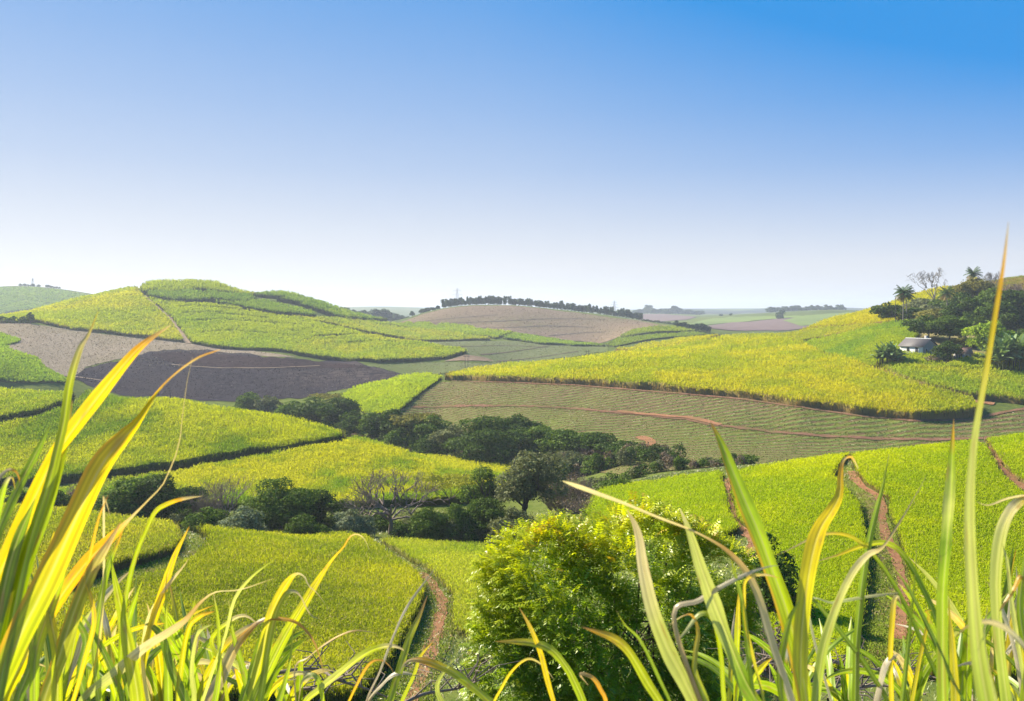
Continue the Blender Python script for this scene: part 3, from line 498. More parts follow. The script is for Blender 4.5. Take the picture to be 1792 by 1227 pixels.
crop([(1395, 604), (1450, 591), (1530, 573), (1600, 566), (1606, 590), (1585, 607), (1618, 622), (1650, 640), (1660, 650), (1600, 649), (1535, 645), (1500, 642), (1440, 624)], 225, 340, 1.5, G1, (.24, .35, .05), 'fresh green cane around the white cottage', px=5.5, wall=WD)
crop([(1534, 646), (1545, 642), (1650, 653), (1792, 662), (2100, 668), (2100, 715), (1792, 708), (1700, 699), (1640, 686), (1570, 665)], 192, 262, 2.5, (.44, .46, .04), (.31, .40, .04), 'long strip of cane above the red track below the cottage', px=5, wall=WB, stalk=1.4)
crop([(1652, 651), (1672, 640), (1705, 628), (1792, 638), (2100, 640), (2100, 660), (1792, 657)], 215, 262, 2.3, (.40, .45, .04), (.30, .40, .04), 'cane block in front of the banana clump beneath the hilltop trees', px=5, wall=WD)
crop([(1248, 603), (1268, 590), (1330, 583), (1400, 579), (1470, 575), (1534, 569), (1530, 574), (1450, 590), (1385, 603), (1340, 597)], 300, 470, 1.6, (.46, .44, .05), (.36, .39, .05), 'olive yellow cane saddle left of the palm grove', px=5.5, wall=WB)
crop([(1404, 579), (1440, 563), (1500, 548), (1560, 530), (1610, 513), (1660, 503), (1640, 535), (1560, 567), (1470, 575)], 300, 500, 2.2, (.53, .48, .02), (.44, .43, .02), 'golden cane hillside rising to the palm grove on the skyline', px=5, wall=WB, over=1.04)
crop([(1650, 503), (1720, 496), (1792, 485), (2100, 448), (2100, 520), (1792, 540), (1660, 545)], 305, 480, 1.5, (.22, .26, .04), (.30, .22, .09), 'brownish scrubby cane at the top of the right hill', px=6, wall=WB, over=1.05, cat='sugarcane')
crop([(1078, 617), (1150, 604), (1200, 594), (1240, 586), (1266, 587), (1240, 597), (1222, 606), (1180, 609), (1130, 615)], 350, 520, 2.5, (.51, .47, .025), (.42, .42, .03), 'yellow cane strip with a brown edge under the light green hill', px=4.5, wall=WB, stalk=1.6)
crop([(1100, 622), (1130, 616), (1180, 611), (1206, 613), (1180, 619), (1140, 622)], 340, 420, 2.0, (.34, .40, .04), (.26, .34, .04), 'thin green cane strip below the yellow strip', px=4.5, wall=WD)
# left hill; terrace edges near black, with shade painted into the colour
crop([(-250, 578), (0, 553), (60, 543), (130, 525), (200, 511), (237, 505), (246, 519), (260, 530), (278, 548), (292, 561), (302, 576), (314, 592), (319, 600), (240, 591), (180, 583), (130, 578), (92, 571), (60, 565), (-250, 572)], 440, 640, 2.6, (.46, .46, .03), (.34, .40, .035), 'yellow green cane on the left hillside west of its track', px=4.2, wall=(.17, .12, .07), over=1.03, stalk=1.8, patch=60, cuts=[([(62, 553), (95, 545), (130, 536), (165, 530)], 5), ([(205, 512), (228, 513), (244, 516)], 5)])
crop([(246, 512), (262, 498), (275, 497), (300, 494), (330, 493), (380, 497), (424, 511), (445, 517), (440, 522), (400, 516), (355, 511), (315, 514), (290, 516), (266, 514), (252, 516)], 520, 690, 4.2, (.33, .39, .045), (.27, .35, .05), 'topmost cane cap on the left hill', px=4, wall=(.022, .035, .014), over=1.04, stalk=2, patch=60)
crop([(258, 523), (266, 518), (300, 519), (330, 517), (352, 520), (372, 530), (345, 531), (300, 531), (275, 527)], 520, 660, 4.2, B1, B2, 'deep green cane terrace under the hill cap, left one', px=3.6, wall=(.022, .035, .014), stalk=2, patch=50)
crop([(360, 518), (400, 519), (430, 523), (447, 527), (440, 530), (400, 532), (378, 531)], 520, 680, 4.2, B1, B2, 'deep green cane terrace under the hill cap, right one', px=3.6, wall=(.022, .035, .014), stalk=2, patch=50)
crop([(372, 535), (400, 535), (460, 533), (505, 544), (553, 553), (545, 557), (500, 554), (450, 547), (405, 538)], 505, 680, 4.2, (.22, .32, .055), B2, 'blue green cane strip sloping down the left hill', px=3.8, wall=(.022, .035, .014), stalk=2, patch=50)
crop([(262, 525), (300, 531), (370, 535), (405, 540), (450, 549), (500, 557), (560, 569), (640, 587), (600, 589), (550, 592), (524, 604), (510, 617), (498, 624), (430, 617), (380, 610), (336, 602), (328, 592), (312, 572), (302, 558), (284, 543)], 430, 560, 2.4, (.38, .44, .03), (.29, .38, .035), 'smooth green cane face right of the hill track', px=4, wall=WD, stalk=1.8, patch=70, cuts=[([(310, 541), (340, 540), (400, 544), (440, 549)], 4), ([(318, 553), (360, 551), (410, 555), (470, 560)], 4), ([(326, 568), (380, 564), (450, 567), (520, 572)], 4), ([(345, 588), (400, 584), (470, 588), (520, 592)], 3.5)])
crop([(514, 621), (525, 606), (553, 595), (610, 592), (645, 590), (700, 600), (760, 608), (800, 614), (816, 618), (780, 628), (720, 633), (640, 636), (580, 632)], 418, 520, 2.8, (.42, .44, .045), (.33, .40, .05), 'yellow green cane tongue with a dark hooked edge', px=4, wall=(.022, .035, .014), stalk=2, cuts=[([(605, 606), (640, 604), (680, 603), (718, 604)], 5)])
crop([(446, 517), (475, 512), (505, 515), (533, 524), (500, 526), (480, 526), (465, 527), (452, 522)], 620, 740, 4.2, (.24, .33, .055), B2, 'first cane hump on the skyline right of the hilltop', px=3.6, wall=(.022, .035, .014), stalk=2, over=1.03)
crop([(484, 529), (530, 526), (566, 533), (560, 536), (540, 535), (520, 538), (500, 535)], 600, 740, 4.2, B1, B2, 'second cane hump stepping down right of the hilltop', px=3.6, wall=(.022, .035, .014), stalk=2, over=1.03)
crop([(514, 542), (545, 536), (580, 536), (605, 546), (603, 549), (570, 548), (530, 548)], 590, 740, 4.2, B1, B2, 'third cane hump stepping down right of the hilltop', px=3.6, wall=(.022, .035, .014), stalk=2, over=1.03)
crop([(545, 552), (605, 549), (640, 554), (678, 563), (640, 563), (600, 561)], 590, 740, 4.2, (.25, .33, .06), B2, 'lowest cane hump ending at the dark blue wood', px=3.6, wall=(.022, .035, .014), stalk=2, over=1.03)
crop([(505, 557), (560, 559), (650, 566), (760, 582), (850, 592), (857, 596), (800, 597), (730, 597), (690, 592), (640, 583), (570, 568)], 505, 660, 2.4, (.40, .42, .06), (.32, .38, .06), 'long narrow yellowish cane strip crossing the valley floor', px=4, wall=(.10, .075, .045), stalk=2)
crop([(580, 558), (625, 565), (715, 570), (800, 574), (880, 582), (897, 584), (866, 594), (840, 590), (760, 581), (650, 569)], 560, 730, 2.4, (.33, .40, .06), (.27, .36, .06), 'green cane strip at the foot of the brown hill', px=4, wall=(.08, .075, .045), stalk=2)
crop([(880, 594), (903, 586), (940, 589), (1000, 600), (1060, 607), (1000, 608), (940, 602)], 560, 720, 2.2, (.26, .36, .07), (.22, .32, .06), 'blue green cane wedge under the brown hill', px=4, wall=(.06, .07, .04), stalk=2)
crop([(1086, 591), (1112, 579), (1150, 573), (1182, 574), (1214, 581), (1150, 585)], 620, 740, 2.2, (.29, .35, .07), (.25, .31, .07), 'upper half of the light green hill beside the tree row', px=4, wall=(.07, .075, .05), stalk=1.5, over=1.03)
crop([(1062, 606), (1082, 594), (1150, 588), (1214, 584), (1236, 588), (1180, 595), (1130, 604), (1075, 609)], 575, 690, 1.6, (.24, .32, .08), (.22, .28, .07), 'lower half of the light green hill beside the tree row', px=4, wall=(.07, .075, .05), stalk=1.5)
crop([(-250, 592), (0, 586), (36, 596), (30, 600), (8, 606), (18, 615), (66, 631), (76, 645), (108, 660), (122, 669), (60, 671), (0, 668), (-250, 664)], 285, 460, 1.4, (.30, .42, .05), (.24, .36, .05), 'fresh green cane in the hollow left of the pale stubble', px=4.5, wall=WD)
crop([(-250, 512), (0, 505), (60, 505), (108, 510), (150, 520), (100, 536), (0, 549), (-250, 572)], 880, 1400, 2.6, (.22, .32, .08), (.18, .28, .08), 'hazy blue green cane on the far left hill', px=4.5, wall=(.06, .08, .05), over=1.02, patch=80)
# right near field
crop([(1048, 864), (1120, 851), (1200, 840), (1262, 832), (1262, 850), (1268, 880), (1272, 910), (1290, 935), (1230, 960), (1100, 960), (1020, 900)], 50, 115, .8, (.44, .50, .012), (.34, .43, .015), 'bright lime cane left of the short curving red track', px=4.6, wall=WD, lmul=.7, dry=.06)
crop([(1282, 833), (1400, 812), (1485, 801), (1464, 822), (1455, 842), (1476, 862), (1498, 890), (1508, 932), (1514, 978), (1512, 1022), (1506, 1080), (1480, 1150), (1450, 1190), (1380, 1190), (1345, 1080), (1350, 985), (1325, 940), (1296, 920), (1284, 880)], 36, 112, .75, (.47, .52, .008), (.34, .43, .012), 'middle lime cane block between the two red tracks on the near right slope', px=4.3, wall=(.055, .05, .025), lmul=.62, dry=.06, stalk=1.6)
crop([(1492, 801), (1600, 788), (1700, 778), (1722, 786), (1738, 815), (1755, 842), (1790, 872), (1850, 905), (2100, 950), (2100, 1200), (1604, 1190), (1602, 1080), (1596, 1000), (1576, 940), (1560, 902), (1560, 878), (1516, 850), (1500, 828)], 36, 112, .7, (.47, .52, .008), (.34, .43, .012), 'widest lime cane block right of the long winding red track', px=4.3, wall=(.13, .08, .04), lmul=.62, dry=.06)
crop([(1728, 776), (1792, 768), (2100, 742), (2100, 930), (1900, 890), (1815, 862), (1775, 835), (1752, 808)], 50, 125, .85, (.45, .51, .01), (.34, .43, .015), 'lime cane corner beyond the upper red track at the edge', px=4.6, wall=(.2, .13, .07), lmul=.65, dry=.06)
# ---------------------------------------------------------------- trees
LEAF = leaf_mat('tree leaves', .28, .008, .5, (1.0, 1.0, .5))
BARK = flat_mat('bark', (.11, .085, .065), .9, (.05, .04, .03), 4)
PALEBARK = flat_mat('pale bark', (.26, .23, .19), .9, (.15, .13, .11), 4)
TWIG = flat_mat('bare grey twigs', (.25, .19, .155), .9, (.16, .12, .095), 2, .1)
def unit(n):
    v = rng.normal(0, 1, (n, 3)); return v / np.linalg.norm(v, axis=1)[:, None]
def cards(p, nrm, sx, sy, col):
    """leaf clumps: pointed quads facing nrm"""
    n = len(p); a = np.cross(nrm, unit(n)); a /= np.linalg.norm(a, axis=1)[:, None] + 1e-9; b = np.cross(nrm, a)
    sx = np.broadcast_to(sx, (n,))[:, None]; sy = np.broadcast_to(sy, (n,))[:, None]; k = nrm * sx * rng.uniform(-.3, .3, (n, 1))
    v = np.stack([p - a * sy, p + b * sx * .6 + k, p + a * sy, p - b * sx * .6 - k], 1).reshape(-1, 3); i = np.arange(n) * 4
    return v, np.stack([i, i + 1, i + 2, i + 3], 1), np.repeat(col, 4, 0)
def crown_mesh(lobes, leaf, c1, c2, cover=5.0, hollow=.72, up=.35, jit=.25):
    """lobes: (x, y, z, rx, rz); leaves spread through the shells of many uneven lobes"""
    V, Fq, CC = [], [], []; o = 0
    for x, y, z, rx, rz in lobes:
        n = int(cover * 2.6 * rx * rz / leaf ** 2) + 6
        q = unit(n); q[:, 2] = np.where(q[:, 2] < -.5, -q[:, 2], q[:, 2])
        bump = 1 + .22 * np.sin(q[:, 0] * 5 + x * 3) * np.sin(q[:, 1] * 5 + y * 3 + z) + rng.normal(0, .06, n)
        r = (hollow + (1 - hollow) * rng.random(n) ** .7) * bump
        p = np.c_[x + q[:, 0] * rx * r, y + q[:, 1] * rx * r, z + q[:, 2] * rz * r]
        nr = q * .7 + unit(n) * .75 + np.array([0, 0, up]); nr /= np.linalg.norm(nr, axis=1)[:, None]
        t = np.clip(rng.normal(.5, .28, n) + rng.normal(0, .2), 0, 1)[:, None]; c = (np.array(c1) * (1 - t) + np.array(c2) * t) * rng.uniform(1 - jit, 1 + jit, (n, 1))
        s = leaf * rng.uniform(.55, 1.25, n); v, f, cc = cards(p, nr, s * .8, s * .62, c); V.append(v); Fq.append(f + o); CC.append(cc); o += len(v)
    return np.concatenate(V), np.concatenate(Fq), np.concatenate(CC)
def branch_tree(mb, p, dirv, L, r, depth, spread=.55, gnarl=.18, tips=None, up=.12, minr=.012, kids=(2, 3)):
    """one bough with its forks"""
    n = 5; pts = [p]; d = dirv
    for k in range(n):
        d = d + np.array([random.gauss(0, gnarl), random.gauss(0, gnarl), random.gauss(0, gnarl) + up * .3]); d = d / np.linalg.norm(d); pts.append(pts[-1] + d * L / n)
    r1 = max(minr, r * .62); mb.tube(pts, np.linspace(r, r1, n + 1), 6 if r > .06 else 3)
    if tips is not None and depth <= 1: tips.append(pts[-1]); tips.append(pts[3])
    if depth == 0: return
    for k in range(random.randint(*kids)):
        a = random.uniform(0, 2 * math.pi); s = random.uniform(.5, 1.15) * spread; q = np.array([math.cos(a), math.sin(a), random.uniform(-.1, .5)])
        e = d * math.cos(s) + q * math.sin(s) + np.array([0, 0, up]); e = e / np.linalg.norm(e)
        branch_tree(mb, pts[-1] if k < 2 else pts[3], e, L * random.uniform(.62, .85), r1, depth - 1, spread, gnarl, tips, up, minr, kids)
GREENS = {'dark': ((.034, .064, .007), (.088, .138, .014)), 'mid': ((.058, .105, .01), (.14, .20, .018)), 'grey': ((.10, .11, .045), (.20, .21, .085)), 'olive': ((.14, .13, .025), (.27, .24, .04)), 'yellow': ((.26, .26, .02), (.42, .40, .03)), 'bright': ((.18, .28, .015), (.33, .42, .025)), 'silver': ((.13, .16, .075), (.27, .30, .17)), 'brown': ((.14, .095, .06), (.22, .165, .115)), 'blue': ((.036, .07, .025), (.075, .115, .045)), 'lime': ((.25, .35, .025), (.4, .48, .03))}
def top_h(u, d, vt):
    h = (float(Vt(u, math.log(d))) - vt) / F * d
    if h < 1.2 and d < 500: print('LOWTREE', u, d, vt, h)
    return max(1.2, h)
TREES = {}
def tree(name, label, u, vt, wpx, d, col='dark', shape='dense', group=None, cat='tree', open_=0.0, sink=.3):
    """a broadleaf tree or shrub: trunk + crown; vt = row of its top, wpx = crown width in photo pixels"""
    hgt = max(1.0, top_h(u, d, vt)); wd = wpx * (1.16 if group == GG and wpx > 40 else 1) / F * d; leaf = max(.16, 2.5 * d / F); root = empty(name, on_ground(u, d, -sink * .3))
    tag(root, label, cat, group); mb = MB(); c1, c2 = GREENS[col]
    if shape == 'flat':
        tips = []; th = hgt * .38
        mb.tube([(0, 0, -.5), (0.1, 0, th * .5), (0, .1, th)], [hgt * .028, hgt * .022, hgt * .018], 7)
        for k in range(6):
            a = k * 1.05 + random.random(); branch_tree(mb, np.array([0, .1, th]), np.array([math.cos(a) * .8, math.sin(a) * .8, .75]), hgt * .42, hgt * .013, 2, .5, .12, tips, .1)
        lobes = [(t[0] * wd / hgt * .62, t[1] * wd / hgt * .62, hgt * random.uniform(.78, .93), wd * random.uniform(.1, .17), hgt * .06) for t in tips[::2]]; lobes += [(random.uniform(-.4, .4) * wd, random.uniform(-.35, .35) * wd, hgt * .92, wd * .14, hgt * .06) for _ in range(9)]
        cov = 5.5
    else:
        th = hgt * (.25 if shape == 'dense' else .12 if shape == 'shrub' else .34)
        mb.tube([(0, 0, -.6), (.06 * hgt * random.uniform(-1, 1), 0, th), (.05 * hgt * random.uniform(-1, 1), .02 * hgt, hgt * .68)], [hgt * .03 + .05, hgt * .024 + .03, hgt * .008 + .02], 7)
        for k in range(7):
            a = k * .9 + random.random(); branch_tree(mb, np.array([0, 0, th * random.uniform(.9, 1.5)]), np.array([math.cos(a), math.sin(a), .8]) / 1.28, hgt * .3, hgt * .012 + .01, 1, .5, .15)
        nl = 26 if shape != 'tall' else 20; lobes = []
        for k in range(nl):
            q = unit(1)[0]; f = random.random() ** .4; zc = {'dense': .54, 'shrub': .5, 'tall': .6}[shape]; zr = {'dense': .40, 'shrub': .42, 'tall': .38}[shape]
            x, y, z = q[0] * f * wd * .36, q[1] * f * wd * .36, hgt * (zc + q[2] * f * zr * .78); rr = wd * random.uniform(.12, .22); lobes.append((x, y, z, rr, rr * random.uniform(.6, .95) * min(1.3, hgt / wd)))
        lobes.append((0, 0, hgt * .87, wd * .15, hgt * .12)); cov = 6.5 * (1 - open_)
        if shape == 'shrub': lobes += [(random.uniform(-.4, .4) * wd, random.uniform(-.4, .4) * wd, hgt * .15, wd * .2, hgt * .2) for _ in range(7)]
    v, f, c = crown_mesh(lobes, leaf, c1, c2, cov); v[:, :2] *= wd / (np.percentile(v[:, 0], 99.5) - np.percentile(v[:, 0], .5)); v[:, 2] *= hgt / np.percentile(v[:, 2], 99.7); np_mesh('crown', v, f, LEAF, c, parent=root); mb.build('trunk', BARK, root, smooth=True)
    return root
def bare(name, label, u, vt, wpx, d, forks=5, mat=None, group=None, base=.3, cat='tree', sprd=1.0):
    hgt = top_h(u, d, vt); wd = wpx / F * d; root = empty(name, on_ground(u, d, -.1)); tag(root, label, cat, group); mb = MB(); tips = []
    th = hgt * base; mb.tube([(0, 0, -.5), (.02 * hgt, 0, th * .6), (0, 0, th)], [hgt * .033, hgt * .026, hgt * .022], 8)
    nb = 9 if forks > 4 else 6
    for k in range(nb):
        a = k * 2.4 + random.uniform(-.2, .2); sp = (.3 + .85 * ((k * .618) % 1)) * sprd
        branch_tree(mb, np.array([0, 0, th * random.uniform(.7, 1)]), np.array([math.cos(a) * sp * wd / hgt, math.sin(a) * sp * .8 * wd / hgt, .85]), hgt * .30, hgt * (.019 if d < 300 else .008), forks, .62 * (.6 + .4 * sprd), .17, tips, .10 + .3 * (1 - sprd), max(.012, .2 * d / F), (2, 3))
    v = np.concatenate(mb.v); kx = wd / (np.ptp(v[:, 0]) + 1e-6); kz = hgt / v[:, 2].max()
    for q in mb.v: q[:, 0] *= kx; q[:, 1] *= kx; q[:, 2] = np.where(q[:, 2] > 0, q[:, 2] * kz, q[:, 2])
    tr = MB(); tr.v, tr.f, tr.c = mb.v[:1], {3: mb.f[3][:1] if mb.f[3] else [], 4: mb.f[4][:1]}, mb.c[:1]
    br = mb.build('branches', mat or TWIG, root)
    return root
def thicket(name, label, u, vt, wpx, d, group=None, n=240, mat=None, leafcol='brown', cover=1.8):
    """leafless scrub: a haze of thin twigs with a few dry leaves"""
    hgt = top_h(u, d, vt); wd = wpx / F * d; root = empty(name, on_ground(u, d, -.1)); tag(root, label, 'shrub', group); mb = MB(); r = max(.012, .25 * d / F)
    for k in range(n):
        x, y = random.uniform(-.42, .42) * wd, random.uniform(-.3, .3) * wd; a = random.uniform(0, 6.28); q = random.uniform(.1, .5); h = hgt * random.uniform(.45, 1) * (1 - (x / wd) ** 2 * 1.6)
        p = np.array([x * .6, y * .6, 0]); pts = [p]
        for j in range(4): pts.append(pts[-1] + np.array([x * .12 + random.gauss(0, .06) * h + math.cos(a) * q * .1 * h, y * .12 + random.gauss(0, .06) * h, h * .25]))
        mb.tube(pts, [r * 1.6, r * 1.3, r, r * .8, r * .5], 3)
        for j in (2, 3): mb.tube([pts[j], pts[j] + np.array([random.gauss(0, .14), random.gauss(0, .14), random.uniform(.05, .2)]) * h], [r * .9, r * .5], 3)
    mb.build('branches', mat or TWIG, root)
    lobes = [(random.uniform(-.33, .33) * wd, random.uniform(-.25, .25) * wd, hgt * random.uniform(.35, .75), wd * .2, hgt * .22) for _ in range(9)]
    v, f, c = crown_mesh(lobes, max(.15, 2.2 * d / F), *GREENS[leafcol], cover, .2); np_mesh('crown', v, f, LEAF, c, parent=root)
    return root
def palm(name, label, u, vt, d, wpx=34, trunks=1, group=None):
    hgt = top_h(u, d, vt); L = wpx / F * d * .62; root = empty(name, on_ground(u, d)); tag(root, label, 'palm', group)
    for k in range(trunks):
        x0 = (k - (trunks - 1) / 2) * 1.3; zt = hgt - L * .55 - k * .8; mb = MB(); mb.tube([(x0, 0, -.4), (x0 + .15, 0, zt * .5), (x0 * .6, 0, zt)], [.26, .2, .17], 8); mb.build('trunk', PALEBARK, root, smooth=True)
        B = []; n = 26; az = np.arange(n) * 2.4 + rng.random(n); el = np.linspace(1.25, -.35, n); V, Q, CC, o = [], [], [], 0
        for a, e in zip(az, el):
            pts = []; p = np.array([x0 * .6, 0, zt]); dv = np.array([math.cos(a) * math.cos(e), math.sin(a) * math.cos(e), math.sin(e)])
            for j in range(7): pts.append(p); p = p + dv * L / 6; dv = dv + np.array([0, 0, -.2]); dv = dv / np.linalg.norm(dv)
            side = np.array([-math.sin(a), math.cos(a), 0]); col = np.array([.06, .10, .03]) * random.uniform(.6, 1.5) if e > -.1 else np.array([.22, .15, .06])
            for j in range(6):
                for s in (-1, 1):
                    for m in range(2):
                        q = pts[j] + (pts[j + 1] - pts[j]) * m / 2; w = L * .2 * math.sin(math.pi * (j + 1) / 8); t2 = q + side * s * w + np.array([0, 0, -w * .55]); dr = (pts[j + 1] - pts[j]) * .42
                        V.append([q, q + dr, t2 + dr * 1.1, t2 + dr * .5]); Q.append([o, o + 1, o + 2, o + 3]); CC.append([col] * 4); o += 4
        np_mesh('fronds', np.array(V).reshape(-1, 3), np.array(Q), LEAF, np.array(CC).reshape(-1, 3), parent=root)
    return root
def banana(name, label, u, vt, wpx, d, n=46, col=((.10, .17, .05), (.24, .32, .13))):
    hgt = top_h(u, d, vt); wd = wpx / F * d; root = empty(name, on_ground(u, d)); tag(root, label, 'plant'); V, Q, CC, o = [], [], [], 0; mb = MB()
    for k in range(n):
        x, y = random.uniform(-.42, .42) * wd, random.uniform(-.3, .3) * wd; h = hgt * random.uniform(.3, .62); mb.tube([(x, y, -.2), (x, y, h)], [.14, .09], 6, (.12, .13, .05))
        for m in range(8):
            a = random.uniform(0, 6.28); L = hgt * random.uniform(.35, .6); e = random.uniform(.3, 1.4); p = np.array([x, y, h]); dv = np.array([math.cos(a) * math.cos(e), math.sin(a) * math.cos(e), math.sin(e)]); sd = np.array([-math.sin(a), math.cos(a), .1]); c = np.array(col[0]) + (np.array(col[1]) - np.array(col[0])) * random.random(); st = []
            for j in range(5): w = L * .13 * math.sin(math.pi * (j * .8 + .6) / 4.3); st += [p - sd * w, p + sd * w]; p = p + dv * L / 4; dv = dv + np.array([0, 0, -.28]); dv = dv / np.linalg.norm(dv)
            V += st; CC += [c] * 10; Q += [[o + 2 * j, o + 2 * j + 1, o + 2 * j + 3, o + 2 * j + 2] for j in range(4)]; o += 10
    np_mesh('foliage', np.array(V), np.array(Q), LEAF, np.array(CC), parent=root); mb.build('stems', LEAF, root, col=True)
    return root
VG, FG, GG = 'trees in the wooded stream hollow', 'trees along the far bank of the stream', 'trees of the hilltop homestead'
# nearer wooded hollow, left to right
tree('broadleaf_tree', 'dark rounded tree low behind the leftmost tall leaves', 25, 852, 95, 113, 'dark', 'dense', VG)
tree('broadleaf_tree', 'small dark tree half hidden between the tall yellow leaves', 95, 858, 80, 112, 'dark', 'shrub', VG)
thicket('bare_shrub', 'greyish twiggy shrub behind the tall yellow leaf, left of the two dark trees', 150, 838, 80, 117, VG)
tree('broadleaf_tree', 'dark green tree left of the pair under the long dark crop edge', 222, 838, 95, 110, 'mid', 'dense', VG, open_=.15)
tree('broadleaf_tree', 'broader near-black tree right of the pair under the long dark crop edge', 285, 830, 110, 113, 'dark', 'dense', VG)
thicket('bare_shrub', 'pale twiggy scrub between the dark pair and the small bare tree', 345, 845, 80, 121, VG, leafcol='grey')
bare('bare_tree', 'smaller spreading leafless tree of the two in the hollow', 392, 828, 140, 107, 5, None, VG, .3)
tree('leafy_bush', 'mid green bush at the foot of the smaller bare tree', 362, 888, 75, 100, 'mid', 'shrub', VG, 'bush')
tree('leafy_bush', 'silvery leaved bush right of the smaller bare tree', 425, 886, 70, 98, 'silver', 'shrub', VG, 'bush')
tree('broadleaf_tree', 'wide dark green tree midway between the two bare trees', 492, 838, 125, 105, 'mid', 'dense', VG, open_=.1)
tree('broadleaf_tree', 'slender dark tree just left of the large bare tree', 556, 858, 70, 108, 'dark', 'tall', VG)
tree('leafy_bush', 'dark low bush beneath the wide dark tree', 530, 900, 80, 98, 'dark', 'shrub', VG, 'bush')
bare('bare_tree', 'large spreading leafless tree standing in the middle of the hollow', 682, 812, 205, 108, 5, TWIG, VG, .34)
tree('leafy_bush', 'pale silvery bush at the left foot of the large bare tree', 618, 890, 80, 103, 'silver', 'shrub', VG, 'bush')
tree('leafy_bush', 'dark leafy bush at the right foot of the large bare tree', 748, 888, 80, 104, 'mid', 'shrub', VG, 'bush')
tree('leafy_bush', 'low dark bush in front of the large bare trunk', 706, 918, 50, 103, 'dark', 'shrub', VG, 'bush')
tree('umbrella_tree', 'flat topped yellow green tree right of the large bare tree', 786, 836, 120, 122, 'yellow', 'flat', VG)
tree('leafy_bush', 'fresh green rounded bush below the flat topped yellow tree', 796, 882, 75, 106, 'mid', 'shrub', VG, 'bush')
tree('broadleaf_tree', 'open crowned tree with visible boughs above the dark thicket', 848, 818, 85, 117, 'mid', 'tall', VG, open_=.35)
tree('broadleaf_tree', 'very dark wide tree below the open crowned tree', 850, 872, 110, 108, 'dark', 'shrub', VG)
tree('broadleaf_tree', 'tall grey olive tree, the highest in the hollow', 922, 790, 120, 112, 'grey', 'tall', VG, open_=.25)
tree('leafy_bush', 'greyish bush beside the foot of the tall grey olive tree', 895, 888, 80, 101, 'grey', 'shrub', VG, 'bush', open_=.3)
thicket('bare_shrub', 'large purplish leafless scrub right of the tall grey olive tree', 995, 826, 130, 120, VG, n=420)
thicket('bare_shrub', 'brown leafless scrub low behind the leafy bush', 1030, 872, 120, 100, VG, n=340)
tree('leafy_bush', 'dark green bush on the edge of the lime cane', 1078, 852, 70, 108, 'mid', 'shrub', VG, 'bush')
tree('leafy_bush', 'olive bush peeping over the big yellow leafy bush', 985, 905, 100, 100, 'olive', 'shrub', VG, 'bush')
# far bank of the stream
for i, (u, vt, w, d, c, sh, lab) in enumerate([
    (437, 686, 46, 305, 'mid', 'shrub', 'small pale green tree at the foot of the burnt field, leftmost of the stream trees'),
    (468, 692, 44, 300, 'grey', 'shrub', 'small greyish tree next to the leftmost stream tree'),
    (512, 702, 62, 262, 'mid', 'dense', 'grey green tree behind the green hill crest'),
    (550, 695, 75, 258, 'dark', 'dense', 'dark tree where the stream trees begin below the burnt field'),
    (590, 697, 70, 250, 'dark', 'dense', 'dark round tree left of the lime green cane patch'),
    (575, 690, 70, 300, 'olive', 'flat', 'pale flat topped tree against the burnt field'),
    (622, 718, 62, 236, 'dark', 'dense', 'dark tree at the foot of the lime green cane patch'),
    (652, 722, 60, 230, 'mid', 'dense', 'lighter green tree under the lime green cane patch'),
    (690, 716, 78, 228, 'dark', 'dense', 'dark domed tree at the corner of the grassy slope'),
    (725, 726, 84, 222, 'olive', 'flat', 'olive flat crowned tree among the stream trees'),
    (704, 748, 62, 216, 'mid', 'dense', 'mid green tree in front of the olive flat crowned tree'),
    (758, 728, 80, 217, 'mid', 'dense', 'greenish tree left of the largest stream tree'),
    (752, 760, 66, 208, 'dark', 'shrub', 'low dark tree on the green crest left of the largest stream tree'),
    (795, 744, 82, 206, 'grey', 'dense', 'greyish dense tree leaning on the largest stream tree'),
    (852, 730, 150, 200, 'dark', 'dense', 'largest dark stream tree with a broad domed crown'),
    (905, 726, 90, 208, 'dark', 'dense', 'dark blue green tree behind the largest stream tree'),
    (868, 762, 120, 192, 'dark', 'shrub', 'shadowy lower tree in front of the largest stream tree'),
    (948, 746, 96, 196, 'mid', 'dense', 'mid green tree right of the largest stream tree'),
    (992, 752, 92, 191, 'mid', 'dense', 'light topped tree between the mid green tree and the dark one'),
    (1040, 758, 92, 186, 'dark', 'dense', 'bluish dark tree near the red stream track'),
    (1088, 772, 84, 180, 'dark', 'dense', 'dark rounded tree standing left of the red stream track'),
    (1000, 790, 110, 174, 'grey', 'shrub', 'grey scrubby tree in front of the stream trees'),
    (1056, 800, 80, 168, 'mid', 'shrub', 'fresh green low tree above the lime cane')]):
    tree('broadleaf_tree', lab, u, vt, w, d, c, sh, FG)
thicket('bare_shrub', 'brownish leafless scrub left of the red stream track', 1045, 772, 80, 183, FG, n=140)
thicket('bare_shrub', 'brownish leafless scrub right of the red stream track', 1158, 786, 80, 170, FG, n=160)
tree('leafy_bush', 'dark bush at the foot of the brown scrub', 1190, 800, 50, 160, 'dark', 'shrub', FG, 'bush')
tree('leafy_bush', 'olive low bush between the brown scrub and the green one', 1240, 800, 60, 150, 'grey', 'shrub', FG, 'bush')
tree('leafy_bush', 'lone green bush on the ridge of the lime cane', 1305, 795, 46, 150, 'mid', 'shrub', FG, 'bush')
tree('leafy_bush', 'dark round bush beside the short red track, right of the big bush', 1345, 935, 110, 48, 'mid', 'shrub', None, 'bush')
tree('leafy_bush', 'lone dark bush on the olive yellow saddle', 1362, 595, 26, 350, 'dark', 'shrub', None, 'bush')
tree('broadleaf_tree', 'lone tree at the corner of the pale stubble on the left hill', 53, 546, 14, 452, 'mid', 'dense', None)
